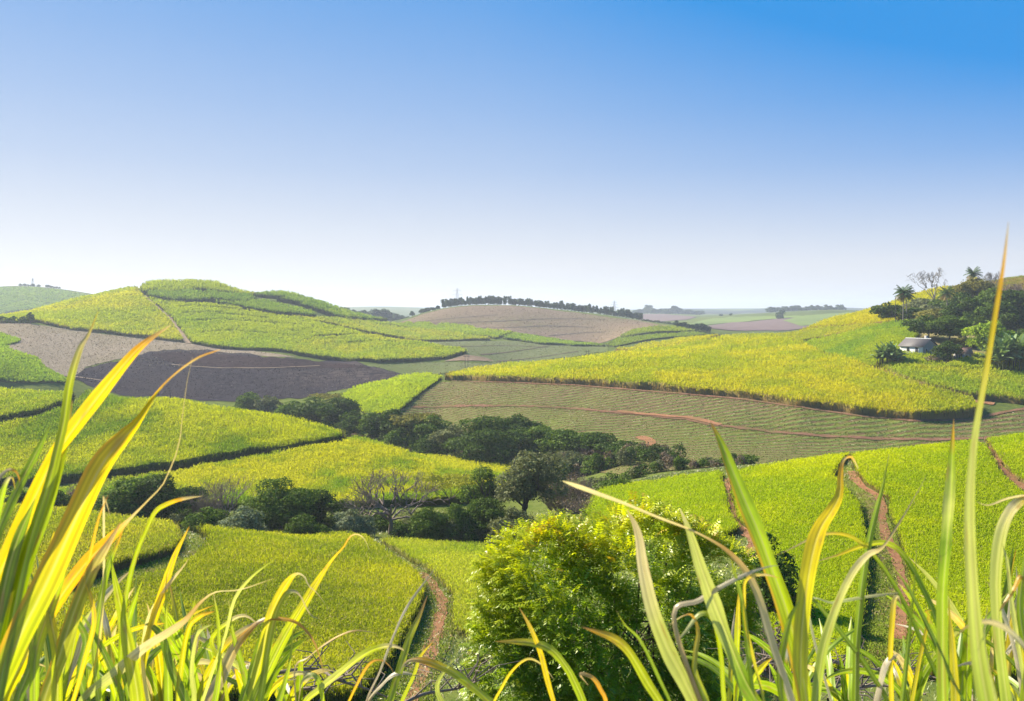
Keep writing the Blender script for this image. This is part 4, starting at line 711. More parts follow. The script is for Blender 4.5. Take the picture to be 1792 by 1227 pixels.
for k, (u, w) in enumerate([(2, 24), (22, 22), (40, 20)]):
    tree('leafy_bush', ['leftmost dark bush on the pale stubble edge', 'middle dark bush on the pale stubble edge', 'dark bush next to the lone stubble tree'][k], u, 553, w, 453, 'mid', 'shrub', 'bushes along the stubble edge', 'bush')
for k, (u, vt, w, d, lab) in enumerate([(273, 548, 16, 520, 'dark bush at the right end of the hedge on the left hill'), (262, 549, 16, 521, 'dark bush in the middle of the hedge on the left hill'), (248, 552, 18, 522, 'flat dark bush at the left end of the hedge on the left hill'), (249, 511, 10, 560, 'dark bush at the top of the hill track'), (296, 562, 8, 497, 'small bush beside the hill track'), (306, 490, 7, 625, 'tiny tree on the very top of the left hill')]):
    tree('leafy_bush', lab, u, vt, w, d, 'blue', 'shrub', None, 'bush')
def undergrowth(label, pts, hh, wpx, cols):
    V, Fq, CC, o = [], [], [], 0
    for (u, d), h in zip(pts, hh):
        g = on_ground(u, d); w = wpx / F * d
        for k in range(5):
            lobes = [(0, 0, 0, w * random.uniform(.22, .4), h * random.uniform(.35, .6))]; v, f, c = crown_mesh(lobes, max(.16, 2.4 * d / F), *GREENS[random.choice(cols)], 4.5); v += g + np.array([random.uniform(-.5, .5) * w, random.uniform(-.6, .6) * w, h * random.uniform(.1, .45)]); V.append(v); Fq.append(f + o); CC.append(c); o += len(v)
    return tag(np_mesh('undergrowth', np.concatenate(V), np.concatenate(Fq), LEAF, np.concatenate(CC)), label, 'undergrowth', kind='stuff')
us_ = np.arange(-120, 960, 26); undergrowth('dark tangled undergrowth filling the wooded hollow between its trees', [(u + random.uniform(-8, 8), float(np.interp(u, [-120, 200, 450, 650, 960], [106, 105, 101, 101, 99])) + random.uniform(0, 14)) for u in us_], [random.uniform(2.2, 4.2) * (.5 if 600 < u < 780 or 350 < u < 430 else 1) for u in us_], 52, ['dark', 'dark', 'mid', 'grey'])
us_ = np.r_[np.arange(500, 1180, 22), np.arange(960, 1180, 24)]; undergrowth('dark undergrowth along the stream below the young cane', [(u, float(np.interp(u, [500, 620, 700, 850, 1000, 1180], [255, 232, 212, 190, 172, 158])) + random.uniform(-3, 10)) for u in us_], [random.uniform(2.5, 5) for _ in us_], 40, ['dark', 'dark', 'mid', 'grey', 'brown'])
us_ = np.arange(1020, 1300, 20); undergrowth('low scrub along the ridge behind the lime cane', [(u, float(np.interp(u, [1020, 1150, 1300], [128, 138, 141])) + random.uniform(-2, 4)) for u in us_], [random.uniform(1.2, 2.6) for _ in us_], 30, ['brown', 'grey', 'mid', 'dark'])
# homestead grove on the right hill
tree('broadleaf_tree', 'dark green tree at the left end of the homestead grove', 1552, 530, 46, 330, 'dark', 'dense', GG)
palm('palm_tree', 'twin trunked palm at the left of the homestead grove', 1583, 502, 318, 31, 2, GG)
tree('broadleaf_tree', 'grey dark tree under the bare tree on the skyline', 1612, 522, 66, 345, 'grey', 'dense', GG)
bare('bare_tree', 'tall leafless tree on the skyline above the cottage', 1634, 466, 78, 350, 3, PALEBARK, GG, .35, 'tree', .62)
bare('bare_tree', 'thin leafless treetop right of the high palm', 1738, 472, 46, 360, 3, PALEBARK, GG, .35, 'tree', .62)
palm('palm_tree', 'palm half sunk in the dark grove above the cottage', 1657, 504, 312, 29, 1, GG)
tree('broadleaf_tree', 'olive tree below the half sunk palm', 1640, 540, 60, 305, 'olive', 'dense', GG)
tree('broadleaf_tree', 'dark tree right of the half sunk palm', 1684, 512, 62, 320, 'dark', 'dense', GG)
palm('palm_tree', 'highest palm, rising over the yellow green grove tree', 1703, 470, 335, 27, 1, GG)
tree('broadleaf_tree', 'yellow green high tree beneath the highest palm', 1708, 486, 62, 326, 'olive', 'dense', GG)
tree('broadleaf_tree', 'sunlit dark tree right of the yellow green grove tree', 1738, 505, 56, 305, 'mid', 'dense', GG)
tree('broadleaf_tree', 'big black green tree with low shade at the right edge', 1770, 508, 72, 292, 'dark', 'dense', GG)
thicket('bare_shrub', 'rusty brown leafless scrub on the top of the right hill', 1775, 492, 80, 350, GG, n=160, leafcol='brown')
thicket('bare_shrub', 'brown scrub just left of the right hill top', 1735, 500, 50, 350, GG, n=120, leafcol='brown')
tree('mango_tree', 'left one of the two rounded dark trees behind the cottage', 1624, 552, 66, 268, 'dark', 'dense', GG)
tree('mango_tree', 'right one of the two rounded dark trees behind the cottage', 1662, 552, 66, 263, 'mid', 'dense', GG)
tree('slender_tree', 'slender young tree with a thin trunk in the farm yard', 1690, 548, 24, 272, 'mid', 'tall', GG, open_=.3)
tree('broadleaf_tree', 'small round tree in front of the brown roofed shed', 1658, 597, 44, 240, 'dark', 'dense', GG)
tree('broadleaf_tree', 'bright green round tree above the banana plants', 1740, 562, 70, 244, 'bright', 'dense', GG)
tree('broadleaf_tree', 'dark shadowed tree at the right edge above the bananas', 1795, 576, 60, 244, 'dark', 'dense', GG)
for u, vt, w, d, c, lab in [(1600, 538, 50, 322, 'dark', 'dark grove tree just behind the twin trunked palm'), (1622, 533, 50, 332, 'grey', 'greyish grove tree below the tall leafless tree'), (1672, 530, 52, 300, 'dark', 'dark grove tree below the half sunk palm on its right'), (1700, 522, 56, 298, 'dark', 'dark tree in the heart of the grove'), (1722, 530, 50, 296, 'mid', 'leafy tree in front of the yellow green grove tree'), (1752, 528, 52, 284, 'dark', 'dark tree in front of the big black green tree'), (1792, 522, 60, 290, 'dark', 'dark tree cut by the right edge behind the big black green tree'), (1648, 520, 46, 335, 'mid', 'mid green tree on the skyline left of the highest palm')]:
    tree('broadleaf_tree', lab, u, vt, w, d, c, 'dense', GG)
for k, (u, w, v) in enumerate([(1705, 34, 556), (1730, 30, 553), (1758, 34, 554), (1785, 30, 556)]):
    tree('leafy_bush', ['low hedge bush beside the slender young tree', 'second hedge bush along the yard bank', 'third hedge bush along the yard bank under the big tree', 'last hedge bush along the yard bank at the edge'][k], u, v - 6, w, 292, 'mid', 'shrub', 'hedge bushes in the farm yard', 'bush')
tree('leafy_bush', 'dry looking yard bush between the cottage and the shed', 1685, 588, 40, 258, 'olive', 'shrub', GG, 'bush')
tree('leafy_bush', 'reddish brown bush in the yard below the cottage', 1630, 622, 30, 240, 'brown', 'shrub', GG, 'bush')
banana('banana_plant', 'banana clump left of the white cottage', 1552, 602, 46, 243, 26)
banana('banana_plant', 'large pale leaved banana clump at the right edge', 1768, 588, 72, 232, 46)
# small far trees: three crowns shared by every copy
def far_proto(tall, col, s):
    lobes = []
    for k in range(16):
        q = unit(1)[0]; f = random.random() ** .4; rr = random.uniform(.15, .24); lobes.append((q[0] * f * .28, q[1] * f * .28, .55 + q[2] * f * .33, rr * .9, rr * .8 * tall))
    v, f, c = crown_mesh(lobes, s, *GREENS[col], 5.0); v[:, :2] /= (np.percentile(v[:, 0], 99) - np.percentile(v[:, 0], 1)); lo, hi = np.percentile(v[:, 2], 1), np.percentile(v[:, 2], 99.5); v[:, 2] = .1 + (v[:, 2] - lo) / (hi - lo) * .9
    cr = np_mesh('crown', v, f, LEAF, c); mb = MB(); mb.tube([(0, 0, -.12), (.01, 0, .3), (0, 0, .7)], [.035, .028, .012], 6); tr = mb.build('trunk', BARK)
    me = (cr.data, tr.data); bpy.data.objects.remove(cr); bpy.data.objects.remove(tr); return me
PROTO = [far_proto(1.3, 'blue', .09), far_proto(1.6, 'blue', .09), far_proto(1.1, 'dark', .09), far_proto(2.0, 'blue', .09)]
def far_tree(name, label, u, vt, wpx, d, group, k=None, vb=None):
    s_ = math.log(d); hgt = max(2, top_h(u, d, vt)); wd = wpx / F * d; me = PROTO[k if k is not None else random.randrange(4)]
    root = empty(name, on_ground(u, d)); tag(root, label, 'tree', group); root.scale = (wd, wd, hgt); root.rotation_euler = (0, 0, random.uniform(0, 6.28))
    for n_, m_ in (('crown', me[0]), ('trunk', me[1])):
        o = bpy.data.objects.new(n_, m_); COL.objects.link(o); o.parent = root
    return root
def ridge(u, d0, d1):
    s = np.arange(math.log(d0), math.log(d1), .004); vv = Vt(np.full(len(s), u), s); i = int(np.argmin(vv)); return float(np.exp(s[i])), float(vv[i])
us = [722, 737, 743, 748, 757, 766, 776, 780, 785, 790, 794, 801, 806, 812, 819, 823, 830, 835, 840, 845, 850, 855, 861, 866, 871, 876, 884, 892, 897, 902, 908, 915, 920, 925, 930, 940, 945, 951, 957, 963, 969, 975, 982, 988, 994, 1000, 1007, 1013, 1019, 1026, 1032, 1038, 1045, 1051, 1058, 1064, 1070, 1077, 1084, 1090, 1096, 1102, 1108, 1114, 1120]
for u in us:
    d, v = ridge(u, 800, 960); hp = (8 if u < 770 else 13.5 if u < 1090 else 14.5) * random.uniform(.68, 1.22)
    far_tree('crest_tree', 'dark tree in the long row along the crest of the brown hill', u, v - hp, random.uniform(7, 11), d + random.uniform(2, 12), 'row of trees along the brown hill crest', random.randrange(3))
for u in np.arange(1126, 1184, 6.5):
    d, v = ridge(u, 800, 930); far_tree('hedge_bush', 'small dark bush in the hedge trailing down from the crest tree row', u, v - 3.4 * random.uniform(.7, 1.3), 7, d + 4, 'hedge bushes below the crest row', 2)
for i, (u, hp, w) in enumerate([(1183, 13, 7), (1190, 11, 7), (1197, 13, 8), (1205, 11, 8), (1212, 12, 9), (1219, 13, 9), (1226, 15, 9), (1233, 14, 9), (1239, 12, 10)]):
    d, v = 690 + 3 * i, 572 + (u - 1183) * .2; far_tree('cypress_tree', 'tall dark tree in the short row beside the light green hill', u, v - hp + (2 if u < 1215 else 0), w, d, 'short tree row beside the light green hill', 3 if i % 3 else 1)
for u, vt, w in [(592, 541, 12), (600, 537, 12), (609, 539, 13), (618, 542, 13), (627, 545, 13), (636, 543, 14), (645, 545, 13), (653, 541, 14), (661, 543, 14), (669, 541, 15), (677, 543, 14), (686, 547, 14), (695, 549, 14), (704, 552, 13), (712, 554, 12)]:
    far_tree('wood_tree', 'bluish tree of the small wood in the gap left of the brown hill', u, vt, w * 1.15, 1080 + random.uniform(-20, 20), 'trees of the blue wood in the gap', random.randrange(3))
for k in range(22):
    u = 1112 + k * 5.4; d, v = ridge(u, 1800, 2300); far_tree('hazy_tree', 'hazy blue tree of the copse behind the brown hill', u, v - random.uniform(6, 12) * (1.3 if 1130 < u < 1195 else .8), random.uniform(10, 17), d - random.uniform(0, 60), 'hazy copse behind the brown hill', random.randrange(3))
for k in range(24):
    u = 1346 + k * 5.6; d, v = ridge(u, 1900, 2700); far_tree('hazy_tree', 'faint blue tree on the horizon left of the golden hillside', u, v - random.uniform(5, 10), random.uniform(9, 15), d - random.uniform(0, 60), 'faint trees on the horizon right of centre', random.randrange(3))
far_tree('lone_tree', 'lone square shaped tree standing on the far green field', 1366, 543, 15, 1230, None, 2)
for u, w in [(1262, 7), (1279, 6), (1400, 6), (1425, 7), (1443, 8), (1472, 7)]:
    d, v = ridge(u, 1100, 1700); far_tree('small_far_tree', 'tiny tree scattered on the far fields right of centre', u, v - 4, w, d, 'tiny trees on the far fields', 2)
for u in [35, 38, 42, 45, 49, 53, 58, 60, 67, 69, 81, 84, 88, 91, 96, 99, 104]:
    d, v = ridge(u, 1150, 1450); far_tree('hilltop_tree', 'tiny tree on the crest of the far left hill', u, v - random.uniform(2.5, 5), random.uniform(3, 5.5), d, 'tiny trees on the far left crest', random.randrange(4))
# ---------------------------------------------------------------- pylons, poles, buildings
STEEL = flat_mat('galvanised steel', (.35, .36, .37), .6); WOODP = flat_mat('weathered pole wood', (.10, .08, .07), .9)
def pylon(label, u, vt, d):
    hgt = top_h(u, d, vt); root = empty('power_pylon', on_ground(u, d)); tag(root, label, 'pylon', 'pylons on the skyline'); mb = MB(); b = hgt * .1; r = .16
    c = lambda z, s: s * (b * (1 - z / hgt) + .35)
    for sx in (-1, 1):
        for sy in (-1, 1): mb.tube([(c(0, sx), c(0, sy), 0), (c(hgt, sx), c(hgt, sy), hgt)], r, 4)
    z = np.linspace(0, hgt * .95, 9)
    for a, e in zip(z[:-1], z[1:]):
        for sy in (-1, 1): mb.tube([(c(a, -1), c(a, sy), a), (c(e, 1), c(e, sy), e)], r * .6, 3); mb.tube([(c(a, 1), c(a, sy), a), (c(e, -1), c(e, sy), e)], r * .6, 3)
    mb.build('lattice_tower', STEEL, root)
    for k, (zz, w) in enumerate(((.72, .16), (.83, .13), (.93, .10))):
        m = MB(); m.tube([(-hgt * w, 0, hgt * zz), (hgt * w, 0, hgt * zz)], r, 4)
        for s in (-1, 1): m.tube([(s * hgt * w, 0, hgt * zz), (0, 0, hgt * (zz + .05))], r * .7, 3); m.tube([(s * hgt * w, 0, hgt * zz), (s * hgt * w, 0, hgt * (zz - .04))], r * .6, 4)
        m.build('crossarm', STEEL, root)
pylon('faint pylon behind the left end of the crest tree row', 800, 504, 1250)
pylon('pylon rising over the right half of the crest tree row', 1075, 526, 1250)
pylon('very faint mast among the tiny trees on the far left hill', 57, 487, 1380)
def pole(label, u, vt, d, arm=True):
    hgt = top_h(u, d, vt); root = empty('utility_pole', on_ground(u, d)); tag(root, label, 'pole', 'utility poles'); mb = MB(); r = max(.12, .45 * d / F); mb.tube([(0, 0, -.5), (0, 0, hgt)], [r, r * .75], 8); mb.build('pole', WOODP, root)
    if arm:
        m = MB(); m.box((-.9, -.08, hgt - .6), (.9, .08, hgt - .42))
        for x in (-.8, 0, .8): m.tube([(x, 0, hgt - .42), (x, 0, hgt - .2)], .05, 5)
        m.build('crossarm', WOODP, root)
pole('left pole of the pair in front of the grey green field', 814, 622, 400); pole('right pole of the pair in front of the grey green field', 819, 622, 402)
pole('left pole of the pair at the foot of the burnt field', 290, 683, 300); pole('right pole of the pair at the foot of the burnt field', 298, 681, 300)
pole('pale pole beside the twin trunked palm', 1567, 520, 312, False)
pole('left short pole at the end of the yellow cane strip', 1026, 613, 372); pole('right short pole at the end of the yellow cane strip', 1030, 613, 373)
WHITE = flat_mat('whitewashed wall', (.78, .76, .72), .85, (.62, .6, .56), 1.2); PLASTER_SHADE = flat_mat('grey plaster and shaded white', (.36, .33, .31), .9, (.26, .24, .22), 1.0); ROOF = flat_mat('dark sheet roof', (.075, .065, .065), .6, (.12, .10, .09), 2); RUST = flat_mat('brown tiled roof', (.30, .17, .11), .8, (.2, .11, .08), 3); DARK = flat_mat('dark glass', (.02, .022, .025), .2, (.04, .04, .04), 2, .5); TRIMW = flat_mat('white painted trim', (.7, .69, .66), .7); BLUEW = flat_mat('faded blue paint', (.25, .30, .34), .8)
def house(name, label, u, d, rz, L, Wd, hw, hr, wall, gable, roof, wins, door=None, chimney=False, lean=0):
    """gabled building: ridge along local x; gable walls at +-L/2"""
    root = empty(name, on_ground(u, d, -.1), rz); tag(root, label, 'house'); x, y = L / 2, Wd / 2
    m = MB(); m.box((-x, -y, -1.2), (x, -y + .2, hw)); m.box((-x, y - .2, -1.2), (x, y, hw)); m.build('wall', wall, root)
    for s in (-1, 1):
        m = MB(); a, b = (s * x - s * .2, s * x); v = [(a, -y + .2, -1.2), (a, y - .2, -1.2), (a, y - .2, hw), (a, 0, hw + hr - .1), (a, -y + .2, hw)]; v += [(b, p[1], p[2]) for p in v]
        m.add(v, [(0, 1, 6, 5), (1, 2, 7, 6), (2, 3, 8, 7), (3, 4, 9, 8), (4, 0, 5, 9)]); m.add(v, [(0, 4, 2), (2, 4, 3), (0, 2, 1), (5, 7, 9), (7, 8, 9), (5, 6, 7)]); m.build('gable_wall', gable, root)
    m = MB(); e = .45; k = hr / y
    for s in (-1, 1):
        p = [(-x - e, s * (y + e), hw - e * k), (x + e, s * (y + e), hw - e * k), (x + e, 0, hw + hr), (-x - e, 0, hw + hr)]; q = [(a, b, c + .12) for a, b, c in p]
        m.add(p + q, [(0, 1, 2, 3), (4, 5, 6, 7), (0, 1, 5, 4), (1, 2, 6, 5), (3, 0, 4, 7)])
    rf = m.build('roof', roof, root); m = MB(); m.tube([(-x - e, 0, hw + hr + .1), (x + e, 0, hw + hr + .1)], .13, 6); m.build('ridge_cap', TRIMW if chimney else roof, rf)
    if chimney: m = MB(); m.box((x * .55 - .4, .5, hw + .4), (x * .55 + .4, 1.2, hw + hr + 1.0)); m.build('chimney', gable, rf)
    for side, p0, z0, w, h in wins:
        m = MB(); n = MB(); lo, hi = p0 - w / 2, p0 + w / 2
        if side in ('-y', '+y'):
            s = -1 if side == '-y' else 1; a, b = sorted((s * (y - .02), s * (y + .03))); m.box((lo, a, z0), (hi, b, z0 + h)); a, b = sorted((s * (y - .01), s * (y + .06)))
            for q in ((lo - .1, z0 - .1, hi + .1, z0), (lo - .1, z0 + h, hi + .1, z0 + h + .1), (lo - .1, z0, lo, z0 + h), (hi, z0, hi + .1, z0 + h)): n.box((q[0], a, q[1]), (q[2], b, q[3]))
        else:
            s = -1 if side == '-x' else 1; a, b = sorted((s * (x - .02), s * (x + .03))); m.box((a, lo, z0), (b, hi, z0 + h)); a, b = sorted((s * (x - .01), s * (x + .06)))
            for q in ((lo - .1, z0 - .1, hi + .1, z0), (lo - .1, z0 + h, hi + .1, z0 + h + .1), (lo - .1, z0, lo, z0 + h), (hi, z0, hi + .1, z0 + h)): n.box((a, q[0], q[1]), (b, q[2], q[3]))
        f = n.build('door_frame' if z0 < .05 else 'window', TRIMW, root); m.build('door' if z0 < .05 else 'pane', DARK, f)
    return root
house('cottage', 'white cottage with a dark gabled roof among the hilltop trees', 1607, 250, R(-60), 7.6, 7.4, 2.5, 2.1, WHITE, PLASTER_SHADE, ROOF, [('-y', -1.0, .7, .9, 1.2), ('-y', 1.9, .0, .95, 2.0), ('+x', -1.7, .7, .8, 1.0), ('+x', 1.6, .7, .8, 1.0)], chimney=True)  # gable's grey material paints in the shade on that side
house('farm_shed', 'small shed with a brown roof beside the round tree', 1684, 243, R(-22), 4.2, 4.4, 2.3, 1.3, BLUEW, PLASTER_SHADE, RUST, [('-y', -.7, .0, .9, 1.9), ('-y', .9, .8, .7, .8), ('+x', .3, 0, .9, 1.9)])
house('white_outbuilding', 'white wall of an outbuilding at the right edge under the big tree', 1796, 296, R(0), 6, 5, 2.6, 1.2, WHITE, WHITE, ROOF, [('-y', -1.2, .8, .8, .9)])
tk = empty('water_tank', on_ground(1613, 243, -.1)); tag(tk, 'small pale lidded water tank in front of the cottage', 'tank'); m = MB()
m.tube([(0, 0, 0), (0, 0, .25), (0, 0, .5)], [.62, .62, .6], 16); m.build('body', PLASTER_SHADE, tk, smooth=True); m = MB(); m.tube([(0, 0, .5), (0, 0, .58), (0, 0, .66), (0, 0, .7)], [.66, .66, .4, .05], 16); m.build('lid', WHITE, tk)
# ---------------------------------------------------------------- low grass on the near bank
GRASSM = leaf_mat('bank grass', .35, .06, .5)
def grass(label, n, ur, dr, hh, c1, c2, name='grass', dead=.25):
    u = rng.uniform(*ur, n); s = rng.uniform(math.log(dr[0]), math.log(dr[1]), n); g = world_pt(u, s, -.02); k = noise2(g[:, 0], g[:, 1], 2.2, 31)
    keep = rng.random(n) < k * 1.6; g = g[keep]; n = len(g); s = s[keep]; f = rng.random(n)[:, None]; c = (np.array(c1) * (1 - f) + np.array(c2) * f) * rng.uniform(.6, 1.3, (n, 1)); d_ = rng.random(n) < dead; c[d_] = np.array([.34, .26, .14]) * rng.uniform(.6, 1.3, (d_.sum(), 1))
    v, a, b, cc = blades(g, hh * rng.uniform(.5, 1.4, n), np.maximum(.018, 1.1 * np.exp(s) / F) * rng.uniform(.7, 1.3, n), rng.uniform(0, 6.28, n), rng.uniform(.1, .95, n), rng.uniform(0, .5, n), c)
    return tag(np_mesh(name, v, [a, b], GRASSM, cc), label, 'grass', kind='stuff')
grass('tufted grass and dead leaf litter on the near bank under the tall cane', 100000, (-500, 2300), (5, 40), .38, (.16, .22, .03), (.26, .30, .05))
grass('short grass on the verges beside the near footpath and stream wood', 110000, (300, 1500), (38, 125), .32, (.13, .18, .02), (.22, .26, .035), dead=.2)
# ---------------------------------------------------------------- big leafy bush with feathered leaves
def feather_bush(label, u0, d, outline, n_leaf):
    """outline: (u, v) of the crown in the photo; leaves fill the rounded volume behind it"""
    root = empty('leafy_bush', on_ground(u0, d, -.1)); tag(root, label, 'bush'); o3 = np.array(root.location); P = np.array(outline, float); mbs = MB()
    P = P + (np.array([P[:, 0].mean(), 1120]) - P) * np.array([.045, .045]); xs = (P[:, 0] - CX) / F * d - o3[0]; zs = -(P[:, 1] - VH) / F * d - o3[2]; cx, cz = xs.mean(), (zs.max() + zs.min()) / 2
    pts, shell = [], []
    while len(pts) < n_leaf:
        x, z = rng.uniform(xs.min(), xs.max(), 4000), rng.uniform(zs.min(), zs.max(), 4000); ok = inside(np.c_[xs, zs], x, z); x, z = x[ok], z[ok]
        e = np.min(np.hypot(x[:, None] - xs[None], z[:, None] - zs[None]), 1); dep = np.sqrt(np.clip(e / 1.7, 0, 1)) * 2.0; t = rng.random(len(x)) ** .45 * np.where(rng.random(len(x)) < .72, -1, 1)
        y = t * dep * (.9 + .25 * np.sin(x * 3 + z * 2.3)); lump = noise2(x * 1., z * 1., .45, 77) * .6 + noise2(y * 1., x + z, .5, 78) * .4; k = lump > .33
        pts += list(np.c_[x, y, z][k]); shell += list((1 - e / 1.7 + .35 * np.abs(t))[k])
    p = np.array(pts[:n_leaf]); sh = np.clip(np.array(shell[:n_leaf]), 0, 1.2); ctr = np.array([cx, 0, cz - .8])
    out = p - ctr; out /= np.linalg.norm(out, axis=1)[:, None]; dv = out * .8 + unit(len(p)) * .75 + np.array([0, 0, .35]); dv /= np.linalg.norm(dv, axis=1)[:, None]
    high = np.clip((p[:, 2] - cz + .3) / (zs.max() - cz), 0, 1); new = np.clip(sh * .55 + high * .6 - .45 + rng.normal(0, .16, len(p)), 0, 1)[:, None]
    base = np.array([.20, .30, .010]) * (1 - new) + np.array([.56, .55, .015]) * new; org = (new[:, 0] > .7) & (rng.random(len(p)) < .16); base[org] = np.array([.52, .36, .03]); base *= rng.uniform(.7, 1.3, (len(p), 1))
    V, Q, CC, o = [], [], [], 0; npair = 6; L = rng.uniform(.18, .33, len(p)); side = np.cross(dv, np.array([0, 0, 1.0]) + .3 * unit(len(p))); side /= np.linalg.norm(side, axis=1)[:, None] + 1e-9
    cur = p.copy(); dd = dv.copy()
    for j in range(npair):
        cur = cur + dd * (L / npair)[:, None]; dd = dd + np.array([0, 0, -.13]); dd /= np.linalg.norm(dd, axis=1)[:, None]
        for s in (-1, 1):
            ll = (L * .36 * (1 - .05 * j) * rng.uniform(.8, 1.15, len(p)))[:, None]; ld = side * s * .9 + dd * .55 + np.array([0, 0, -.28]) + .18 * unit(len(p)); ld /= np.linalg.norm(ld, axis=1)[:, None]; nn = np.cross(ld, dd); nn /= np.linalg.norm(nn, axis=1)[:, None] + 1e-9; wd = np.cross(nn, ld) * ll * .2
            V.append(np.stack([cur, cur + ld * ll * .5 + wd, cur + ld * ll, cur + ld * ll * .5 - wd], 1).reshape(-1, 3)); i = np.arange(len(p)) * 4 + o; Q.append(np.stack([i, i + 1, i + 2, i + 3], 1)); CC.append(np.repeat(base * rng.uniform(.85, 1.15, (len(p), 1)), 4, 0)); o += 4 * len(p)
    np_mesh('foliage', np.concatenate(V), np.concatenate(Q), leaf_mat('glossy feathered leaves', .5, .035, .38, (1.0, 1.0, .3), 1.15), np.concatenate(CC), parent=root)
    q = p[rng.choice(len(p), 150, False)]
    for k in range(9):
        a = np.array([random.uniform(-.35, .35), random.uniform(-.2, .2), -.3]); e = np.array([cx + (k - 4) * .5, random.uniform(-.6, .4), cz + random.uniform(.2, 1.4)]); m_ = (a + e) / 2 + np.array([0, 0, .5]); mbs.tube([a, (a + m_) / 2, m_, (m_ + e) / 2 + np.array([0, 0, .12]), e], [.06, .05, .04, .03, .018], 6)
        for t in q[k::9]:
            if np.linalg.norm(t - m_) < 2.6: mbs.tube([m_ + (e - m_) * random.random() * .8, (t + m_ + (e - m_) * .5) / 2 + np.array([0, 0, .1]), t], [.016, .011, .006], 4)
    mbs.build('stems', BARK, root, smooth=True)
    return root
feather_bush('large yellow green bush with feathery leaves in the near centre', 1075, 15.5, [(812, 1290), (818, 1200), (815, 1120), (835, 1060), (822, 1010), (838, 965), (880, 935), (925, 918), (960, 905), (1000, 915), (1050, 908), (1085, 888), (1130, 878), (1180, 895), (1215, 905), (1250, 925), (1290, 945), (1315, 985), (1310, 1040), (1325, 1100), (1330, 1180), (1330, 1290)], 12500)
for k, (u, v, d) in enumerate([(1190, 862, 15.2)]):
    b0 = np.array([(u - CX) / F * d, d, -(v - VH) / F * d])
# ---------------------------------------------------------------- tall cane leaves close to the camera
CLEAF = leaf_mat('near cane leaf', .58, .04, .42, (1.0, .95, .4), .92); CSTALK = flat_mat('cane stalk', (.22, .24, .07), .5, (.30, .22, .10), 8)
PAL = {'y': (.60, .46, .008), 'o': (.66, .33, .015), 'g': (.30, .42, .01), 'yg': (.38, .44, .008), 'dg': (.15, .25, .012), 'd': (.50, .40, .27), 'b': (.30, .17, .08), 'pg': (.43, .47, .15), 'w': (.60, .52, .40), 'ol': (.34, .36, .03)}
def cr(P, n):
    P = np.asarray(P, float); Q = np.vstack([2 * P[0] - P[1], P, 2 * P[-1] - P[-2]]); out = []
    seg = np.linalg.norm(np.diff(P[:, :2], axis=0), axis=1); cum = np.r_[0, np.cumsum(seg)] / seg.sum()
    for t in np.linspace(0, 1, n):
        i = min(np.searchsorted(cum, t, 'right') - 1, len(P) - 2); f = (t - cum[i]) / (cum[i + 1] - cum[i] + 1e-9); a, b, c, e = Q[i:i + 4]
        out.append(.5 * (2 * b + (c - a) * f + (2 * a - 5 * b + 4 * c - e) * f * f + (3 * b - a - 3 * c + e) * f ** 3))
    return np.array(out)
def leaf(parent, ctr, w, stops, twist=0.0, margin=None, wprof=None, n=34, fold=.22):
    """one cane leaf: ctr = 3D centre line, w = full width (m), stops = [(t, colour code)]"""
    c = cr(ctr, n); t = np.linspace(0, 1, n); tg = np.gradient(c, axis=0); tg /= np.linalg.norm(tg, axis=1)[:, None] + 1e-9
    view = c / np.linalg.norm(c, axis=1)[:, None]; sd = np.cross(tg, view); sd /= np.linalg.norm(sd, axis=1)[:, None] + 1e-9; nr = np.cross(sd, tg)
    tw = twist + .5 * twist * np.sin(t * 5) if np.isscalar(twist) else np.interp(t, np.linspace(0, 1, len(twist)), twist); tw = np.asarray(tw)[:, None]
    s2 = sd * np.cos(tw) + nr * np.sin(tw); n2 = np.cross(s2, tg)
    prof = np.interp(t, *wprof) if wprof else np.interp(t, [0, .12, .35, .6, .8, .93, 1], [.75, .92, 1, .86, .52, .2, .03]); hw = (w * .5 * prof)[:, None]
    m = 13; V = []; q = np.linspace(-1, 1, m); ph = random.random() * 6
    for a in q:
        V.append(c + s2 * hw * a - n2 * hw * fold * (1 - abs(a)) + n2 * hw * .10 * np.sin(t * 19 + ph + a * 2)[:, None] * abs(a))
    v = np.stack(V, 1).reshape(-1, 3); ts = [x[0] for x in stops]; cs = np.array([PAL[x[1]] for x in stops]); base = np.stack([np.interp(t, ts, cs[:, k]) for k in range(3)], 1)
    st_ = rng.normal(0, .2, (1, m, 1)) + np.cumsum(rng.normal(0, .02, (n, m, 1)), 0); col = np.repeat(base[:, None], m, 1) * (1 + st_ + .06 * (np.arange(m) % 2)[None, :, None]) * (1 + .04 * rng.normal(0, 1, (n, 1, 1))); col[:, m // 2] = col[:, m // 2] * .5 + np.array([.62, .58, .32]) * .5
    if margin: col[:, -2:] = col[:, -2:] * .3 + np.array(PAL[margin]) * .7
    sp = noise2(np.arange(n)[:, None] * 1. + 37 * random.random(), np.arange(m)[None] * .5 + 0 * np.arange(n)[:, None], 1.6, random.randrange(99)) > .86; col[sp] = col[sp] * .5 + np.array(PAL['b']) * .5
    i, j = np.meshgrid(np.arange(n - 1), np.arange(m - 1), indexing='ij'); b = (i * m + j).ravel(); f = np.stack([b, b + 1, b + m + 1, b + m], 1)
    o = np_mesh('leaf', v - np.array(parent.location), f, CLEAF, col.reshape(-1, 3), smooth=True, parent=parent)
    return o
def px3(u, v, d): return ((u - CX) / F * d, d, -(v - VH) / F * d)
PLANTS = []
